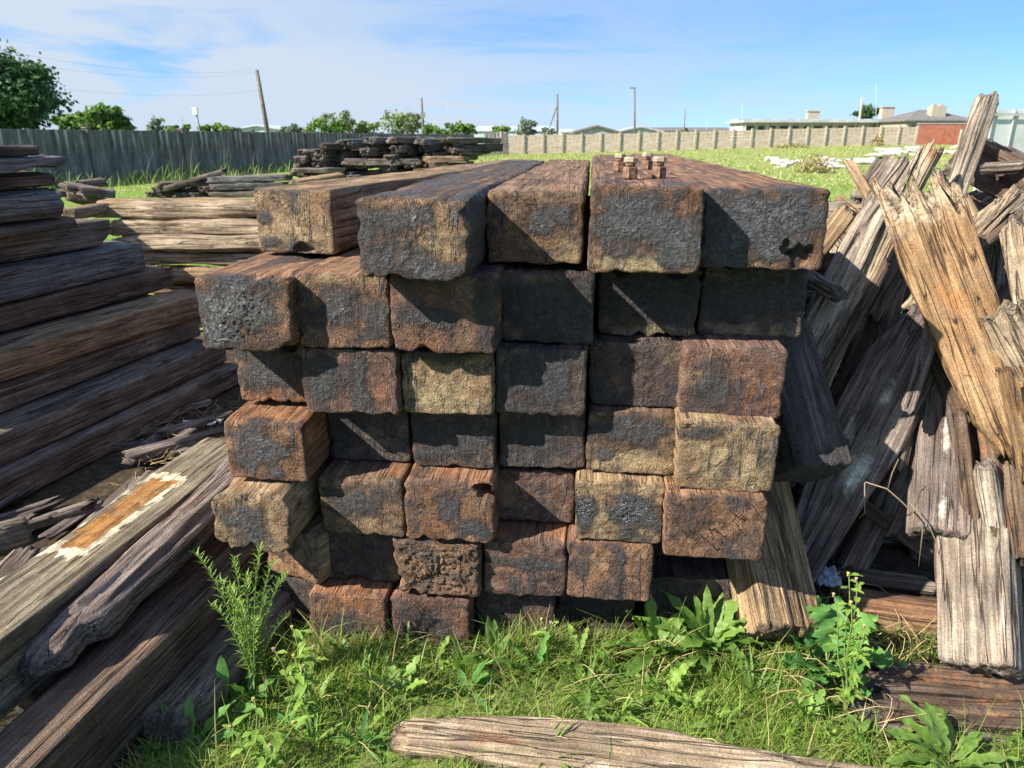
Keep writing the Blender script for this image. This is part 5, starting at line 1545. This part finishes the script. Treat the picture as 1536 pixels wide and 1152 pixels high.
for i, (px, py, lab) in enumerate(((540, 1035, 'narrow-leaved tuft in the grass below the purple-brown timber'), (700, 1020, 'narrow-leaved tuft in the grass under the third bottom timber'),
                                  (880, 1040, 'strap-leaved tuft above the middle of the weathered plank'), (930, 1075, 'strap-leaved tuft just above the plank right of its knot'),
                                  (1130, 1050, 'strap-leaved tuft between the thistle and the plank'), (760, 1010, 'broad-bladed tuft at the foot of the dark timbers'),
                                  (610, 990, 'grassy tuft at the right corner of the purple-brown timber'), (1180, 1075, 'low leafy tuft near the right end of the plank'),
                                  (470, 1120, 'low leafy tuft left of the plank end'), (820, 1148, 'small leafy tuft below the plank at the bottom edge'),
                                  (30, 1000, 'grassy tuft beside the painted beam at the left edge'), (90, 1010, 'grassy tuft under the knobbly log end'))):
    lv = [(rs.uniform(0, 360), rs.uniform(35, 75), rs.uniform(.08, .17), rs.uniform(.007, .014), rs.uniform(.4, 1.3), 0) for k in range(13)]
    broad_plant('leafy_tuft', lab, gpt(px, py), lv, 'needle_leaf' if i % 2 else 'dock_leaf', shape='needle', seed=40 + i, stemr=.0015)
wl = ['broad-leaved weed at the foot of the stack', 'low dandelion-like weed in the grass']
spots = [(520, 1000), (575, 1012), (655, 1000), (742, 1003), (800, 1010), (868, 998), (915, 1012), (700, 1045), (1000, 1045), (1105, 1025), (1150, 1048), (600, 1055), (480, 1062), (430, 1098), (1040, 1075), (880, 1078),
         (380, 1060), (1210, 1090), (1290, 1110), (540, 1130), (450, 1010), (1085, 1095)]
for i, (px, py) in enumerate(spots):
    k = 0 if py < 1020 else 1
    n_l = rs.randint(7, 12); big = rs.uniform(.7, 1.25)
    lv = [(rs.uniform(0, 360), rs.uniform(15, 70), rs.uniform(.06, .13) * big, rs.uniform(.014, .032) * big, rs.uniform(.4, 1.5), rs.uniform(0, .02)) for q in range(n_l)]
    o = broad_plant('leafy_weed', wl[k], gpt(px, py), lv, ['dock_leaf', 'thistle_leaf', 'needle_leaf'][i % 3], shape=['dock', 'paddle'][i % 2], lobes=[0, 0, 4][i % 3], seed=90 + i, stemr=.0015)
    o['group'] = ['broad-leaved weeds along the stack', 'low weeds in the foreground grass'][k]
# straws lying about
b = MB()
rs = random.Random(8)
for i in range(60):
    if i < 34: px, py = rs.uniform(1290, 1440), rs.uniform(905, 1010)
    else: px, py = rs.uniform(450, 1400), rs.uniform(985, 1120)
    p = atz(px, py, .03); a = rs.uniform(0, 6.28); L = rs.uniform(.08, .26)
    pts = [p + Vector((math.cos(a + .5 * s) * L * s, math.sin(a + .5 * s) * L * s * .6, .05 * math.sin(s * 3))) for s in (0, .25, .5, .75, 1)]
    b.tube(pts, .0011, 4)
tag(b.build('dry_straw', M['straw'], smooth=True), 'dry straw stalks strewn over the grass and ground board', 'straw', kind='stuff')
# fine dead brush on the shaded ground at left
b = MB()
for i in range(150):
    p = atz(rs.uniform(190, 350), rs.uniform(600, 735), .04); a = rs.uniform(0, 6.28); L = rs.uniform(.04, .16)
    pts = [p + Vector((math.cos(a + s) * L * s, math.sin(a + s) * L * s, rs.uniform(0, .05) * s)) for s in (0, .5, 1)]
    b.tube(pts, .0012, 3)
tag(b.build('dead_brush', M['straw'], smooth=True), 'tangle of fine dead brush on the shaded ground between the stacks', 'brush', kind='stuff')


def scrap(lab, px, py, w, d, mat, seed, z=.05):
    n = 14
    u, v = np.meshgrid(np.linspace(-.5, .5, n), np.linspace(-.5, .5, n))
    X = u * w + .02 * noise3(u * 5, v * 5, 0 * u + seed); Y_ = v * d + .02 * noise3(u * 5 + 9, v * 5, 0 * u + seed)
    Z = .035 * np.abs(noise3(u * 6, v * 6, 0 * u + seed + 3)) + .01
    V1 = np.stack([X, Y_, Z], 2).reshape(-1, 3); V2 = V1 - [0, 0, .004]
    q = (np.arange(n - 1)[:, None] * n + np.arange(n - 1)[None]).ravel()
    Q1 = np.stack([q, q + 1, q + n + 1, q + n], 1)
    o = mesh('plastic_scrap', np.concatenate([V1, V2]), Q=np.concatenate([Q1, Q1[:, ::-1] + n * n]), mat=M[mat])
    p = atz(px, py, z); o.location = p; o.rotation_euler = (0, 0, seed)
    tag(o, lab, 'litter')


scrap('crumpled white plastic scrap on the shaded ground between the stacks', 305, 637, .2, .07, 'white_sheet', .3)
scrap('crumpled pale blue plastic scrap in the hollow behind the leaning beam', 1240, 870, .12, .08, 'bluebag', 1.2, .02)


# ---- trees
def tree(name, lab, px, py_top, py_base, Y, wpx, mat, n=2600, leaf=.22, seed=0, sparse=0.0, trunk=.18, clumps=16, squash=.8):
    rs = np.random.RandomState(seed)
    if Y > 60: wpx *= 1.25; leaf *= .8
    clumps = int(clumps * 1.5); base = at(px, 205, Y); bx = base.x
    z0 = zat(py_base, Y); zt = zat(py_top, Y)
    Wm = wpx / 1080 * Y * 1.057
    e = empty(name, (bx, Y, float(gh(bx, Y)))); tag(e, lab, 'tree')
    g0 = float(gh(bx, Y))
    zc = (z0 + zt) / 2 - g0; hz = (zt - z0) / 2
    cen = []
    for k in range(clumps):
        a = rs.uniform(0, 6.28); r = rs.uniform(.15, .85) ** .6; u = rs.uniform(-.9, .85)
        rr = math.sqrt(max(0, 1 - u * u))
        cen.append((math.cos(a) * r * rr * Wm * .40, math.sin(a) * r * rr * Wm * .40, zc + u * hz * .78, rs.uniform(.16, .36) * min(Wm * .5, hz * 1.6)))
    cen = np.array(cen)
    idx = rs.randint(0, clumps, n)
    d = rs.normal(size=(n, 3)); d /= np.linalg.norm(d, axis=1)[:, None]
    r = rs.uniform(.1, 1.0, n) ** .5 * (1 + .35 * rs.normal(size=n))
    C0 = cen[idx, :3] + d * (cen[idx, 3] * r)[:, None] * np.array([1.15, 1.15, squash])
    keep = C0[:, 2] > (z0 - g0) - .4
    C0 = C0[keep]; n = len(C0); d = d[keep]
    nrm = d * .6 + rs.normal(size=(n, 3)) * .6 + [0, 0, .3]; nrm /= np.linalg.norm(nrm, axis=1)[:, None]
    a1 = np.cross(nrm, rs.normal(size=(n, 3))); a1 /= np.linalg.norm(a1, axis=1)[:, None]; a2 = np.cross(nrm, a1)
    s = leaf * rs.uniform(.5, 1.3, n)
    V = np.stack([C0 - a1 * s[:, None], C0 + a2 * s[:, None] * .55 - nrm * s[:, None] * .12, C0 + a1 * s[:, None], C0 - a2 * s[:, None] * .55 - nrm * s[:, None] * .12], 1).reshape(-1, 3)
    col = np.clip(.5 + .22 * rs.normal(size=n) + .25 * (rs.uniform(-1, 1, clumps))[idx[keep]], 0, 1)
    mesh('crown', V, Q=np.arange(n * 4).reshape(-1, 4), mat=M[mat], gcol=np.repeat(col, 4), parent=e, smooth=False)
    b = MB()
    b.tube([(0, 0, 0), (.1 * hz, 0, (z0 - g0) * .7), (0, .1, zc)], [trunk, trunk * .8, trunk * .5], 7)
    for k in range(min(9, clumps)):
        c = cen[k]; zs = max(.5, (z0 - g0) * .6 + .2 * k * .2)
        b.tube([(0, 0, zs), (c[0] * .5, c[1] * .5, (zs + c[2]) / 2 + .1), (c[0], c[1], c[2])], [trunk * .45, trunk * .3, trunk * .12], 5)
    b.build('trunk', M['bark'], e, True)
    return e


tree('broad_tree', 'large dark green tree rising over the wall at the left edge', -34, 66, 205, 34, 300, 'dark_crown', 26000, .135, 1, clumps=44, trunk=.3)
tree('broad_tree', 'bright green bushy tree right of the large dark tree', 152, 158, 206, 42, 135, 'bright_crown', 6000, .19, 2, clumps=16)
tree('broad_tree', 'small bright green bush low beside the dark tree', 112, 178, 206, 40, 60, 'bright_crown', 2500, .17, 22, clumps=9)
tree('small_tree', 'small brownish-green tree above the wall near the tiny mast', 244, 176, 206, 75, 34, 'grey_crown', 1400, .26, 3, clumps=9)
tree('small_tree', 'low green tree behind the wall left of the lamp post', 272, 188, 206, 70, 48, 'bright_crown', 1600, .26, 4, clumps=9)
tree('small_tree', 'round green tree directly right of the lamp post', 320, 186, 206, 70, 46, 'bright_crown', 1600, .26, 5, clumps=8)
tree('small_tree', 'faint grey-green tree before the warehouse roof', 348, 190, 206, 90, 26, 'grey_crown', 900, .3, 6, clumps=7)
tree('small_tree', 'round grey-green tree right of the leaning pole', 439, 183, 207, 95, 34, 'grey_crown', 1500, .3, 7, clumps=9)
tree('small_tree', 'green bushy tree at the left of the group above the large far heap', 492, 178, 208, 85, 64, 'bright_crown', 2200, .28, 8, clumps=12)
tree('small_tree', 'tall sparse tree behind the left green bushy tree', 510, 162, 206, 92, 52, 'olive_crown', 900, .28, 9, clumps=13)
tree('small_tree', 'thin olive tree between the two sparse trees above the heap', 552, 180, 207, 92, 44, 'olive_crown', 900, .28, 10, clumps=9)
tree('small_tree', 'open-crowned airy tree above the middle of the large far heap', 603, 160, 206, 92, 62, 'olive_crown', 1500, .27, 11, clumps=15)
tree('small_tree', 'green tree directly right of the bracketed utility pole', 655, 182, 207, 88, 46, 'bright_crown', 1600, .28, 12, clumps=9)
tree('small_tree', 'green tree at the right end of the group above the far heap', 690, 182, 207, 88, 44, 'bright_crown', 1500, .28, 13, clumps=9)
tree('small_tree', 'low green tree just right of the wall corner', 753, 187, 207, 92, 32, 'bright_crown', 1000, .28, 14, clumps=8)
tree('small_tree', 'spiky grey-green tree left of the stayed pole', 790, 176, 206, 98, 34, 'grey_crown', 900, .28, 15, clumps=11)
tree('small_tree', 'small dark grey-green tree touching the stayed pole', 820, 188, 206, 98, 24, 'grey_crown', 900, .28, 16, clumps=8)
tree('small_tree', 'tiny dark green tree over the long low roof', 1026, 192, 204, 108, 12, 'dark_crown', 500, .25, 17, clumps=6)
tree('small_tree', 'round dark tree behind the stubby timber mast on the long white house', 1292, 156, 184, 112, 38, 'dark_crown', 2000, .28, 18, clumps=10)
tree('small_tree', 'dark wind-blown tree behind the tip of the tall square post', 1478, 143, 200, 60, 44, 'dark_crown', 1400, .22, 19, clumps=9)


def shrub(lab, px, py, Y, w, h, mat, n, leaf, seed):
    rs = np.random.RandomState(seed)
    c = at(px, py, Y); g0 = float(gh(c.x, c.y))
    d = rs.normal(size=(n, 3)); d /= np.linalg.norm(d, axis=1)[:, None]
    d[:, 2] = np.abs(d[:, 2])
    r = rs.uniform(.2, 1, n) ** .5
    C0 = d * r[:, None] * [w / 2, w / 2, h] * (1 + .25 * noise3(d[:, 0] * 2, d[:, 1] * 2, d[:, 2] * 2)[:, None])
    nrm = rs.normal(size=(n, 3)); nrm /= np.linalg.norm(nrm, axis=1)[:, None]
    a1 = np.cross(nrm, rs.normal(size=(n, 3))); a1 /= np.linalg.norm(a1, axis=1)[:, None]; a2 = np.cross(nrm, a1)
    s = leaf * rs.uniform(.5, 1.3, n)
    V = np.stack([C0 - a1 * s[:, None], C0 + a2 * s[:, None] * .4, C0 + a1 * s[:, None], C0 - a2 * s[:, None] * .4], 1).reshape(-1, 3)
    o = mesh('shrub', V, Q=np.arange(n * 4).reshape(-1, 4), mat=M[mat], gcol=np.repeat(rs.uniform(0, 1, n), 4), smooth=False)
    o.location = (c.x, c.y, g0)
    tag(o, lab, 'shrub')


shrub('bright green leafy weed clump at the foot of the small far heap', 342, 300, 14, .75, .42, 'bright_crown', 900, .05, 1)
shrub('brownish shrub growing in the band of rubble in the field', 1222, 245, 33, 1.7, .8, 'twiggy', 1100, .07, 2)
shrub('small dry shrub against the far fence above the rubble', 1314, 228, 70, 1.3, 1.1, 'twiggy', 300, .14, 3)
shrub('low dry shrub at the foot of the far fence', 1188, 228, 70, 3, .45, 'twiggy', 400, .14, 4)
shrub('green weed clump in the heap between the square post and the split post', 1392, 290, 3.3, .22, .2, 'bright_crown', 250, .02, 5)

# ------------------------------------------------------------------ sky and sun
SUN = Vector((-1.0, -.5, .85)).normalized()
w = bpy.data.worlds.new('World'); scene.world = w; w.use_nodes = True
nt = w.node_tree; nt.nodes.clear()
N_ = nt.nodes.new; LK = nt.links.new
out = N_('ShaderNodeOutputWorld'); bg = N_('ShaderNodeBackground')
sky = N_('ShaderNodeTexSky'); sky.sky_type = 'NISHITA'; sky.sun_disc = False
sky.sun_elevation = math.asin(SUN.z); sky.sun_rotation = math.atan2(SUN.x, SUN.y)
sky.air_density = 1.0; sky.dust_density = .4; sky.ozone_density = 2.0
tc = N_('ShaderNodeTexCoord')
# sample the clear sky a little above the true direction: keeps the low band blue
mp = N_('ShaderNodeMapping'); mp.vector_type = 'POINT'
mp.inputs['Scale'].default_value = (1, 1, 1.7); mp.inputs['Location'].default_value = (0, 0, .075)
LK(tc.outputs['Generated'], mp.inputs[0])
nm = N_('ShaderNodeVectorMath'); nm.operation = 'NORMALIZE'; LK(mp.outputs[0], nm.inputs[0]); LK(nm.outputs[0], sky.inputs[0])
# thin streaks of high cloud
m2 = N_('ShaderNodeMapping'); m2.inputs['Scale'].default_value = (1.2, 1.2, 9.0); m2.inputs['Rotation'].default_value = (0, R(9), R(20))
m2.inputs['Location'].default_value = (.35, .1, .3)
LK(tc.outputs['Generated'], m2.inputs[0])
n1 = N_('ShaderNodeTexNoise'); n1.inputs['Scale'].default_value = 1.7; n1.inputs['Detail'].default_value = 7; n1.inputs['Roughness'].default_value = .55
n1.inputs['Distortion'].default_value = .6
LK(m2.outputs[0], n1.inputs['Vector'])
mr = N_('ShaderNodeMapRange'); mr.interpolation_type = 'SMOOTHSTEP'
LK(n1.outputs['Fac'], mr.inputs[0]); mr.inputs[1].default_value = .38; mr.inputs[2].default_value = .56
# more cloud to the left and low down
sp = N_('ShaderNodeSeparateXYZ'); LK(tc.outputs['Generated'], sp.inputs[0])
ml = N_('ShaderNodeMapRange'); LK(sp.outputs['X'], ml.inputs[0])
ml.inputs[1].default_value = .35; ml.inputs[2].default_value = -.45; ml.inputs[3].default_value = .2; ml.inputs[4].default_value = 1.0
mlo = N_('ShaderNodeMapRange'); LK(sp.outputs['Z'], mlo.inputs[0])
mlo.inputs[1].default_value = .14; mlo.inputs[2].default_value = .0; mlo.inputs[3].default_value = .0; mlo.inputs[4].default_value = .55
mu = N_('ShaderNodeMath'); mu.operation = 'MULTIPLY'; LK(mr.outputs[0], mu.inputs[0]); LK(ml.outputs[0], mu.inputs[1])
ad = N_('ShaderNodeMath'); ad.operation = 'ADD'; ad.use_clamp = True; LK(mu.outputs[0], ad.inputs[0]); LK(mlo.outputs[0], ad.inputs[1])
mz = N_('ShaderNodeMapRange'); LK(sp.outputs['Z'], mz.inputs[0]); mz.inputs[1].default_value = .12; mz.inputs[2].default_value = .5
tn = N_('ShaderNodeMix'); tn.data_type = 'RGBA'; LK(mz.outputs[0], tn.inputs['Factor']); tn.inputs[6].default_value = (.31, .50, .64, 1); tn.inputs[7].default_value = (1, 1, 1.05, 1)
ml2 = N_('ShaderNodeMix'); ml2.data_type = 'RGBA'; ml2.blend_type = 'MULTIPLY'; ml2.inputs['Factor'].default_value = 1
LK(sky.outputs[0], ml2.inputs[6]); LK(tn.outputs[2], ml2.inputs[7])
mx = N_('ShaderNodeMix'); mx.data_type = 'RGBA'; LK(ad.outputs[0], mx.inputs['Factor']); LK(ml2.outputs[2], mx.inputs[6])
mx.inputs[7].default_value = (1.75, 2.05, 2.45, 1)
LK(mx.outputs[2], bg.inputs[0]); bg.inputs[1].default_value = .15
LK(bg.outputs[0], out.inputs[0])
sl = bpy.data.lights.new('sun', 'SUN'); sl.energy = 5.0; sl.angle = R(.5); sl.color = (1, .93, .80)
so = bpy.data.objects.new('sun', sl); COL.objects.link(so)
so.rotation_euler = SUN.to_track_quat('Z', 'Y').to_euler()
vs = scene.view_settings
vs.view_transform = 'Standard'; vs.look = 'None'; vs.gamma = 1; vs.exposure = 1.3
scene.cycles.use_denoising = True
cd.dof.use_dof = True
cd.dof.focus_distance = 2.1
cd.dof.aperture_fstop = 7.0
scene.cycles.max_bounces = 6
scene.cycles.transparent_max_bounces = 4
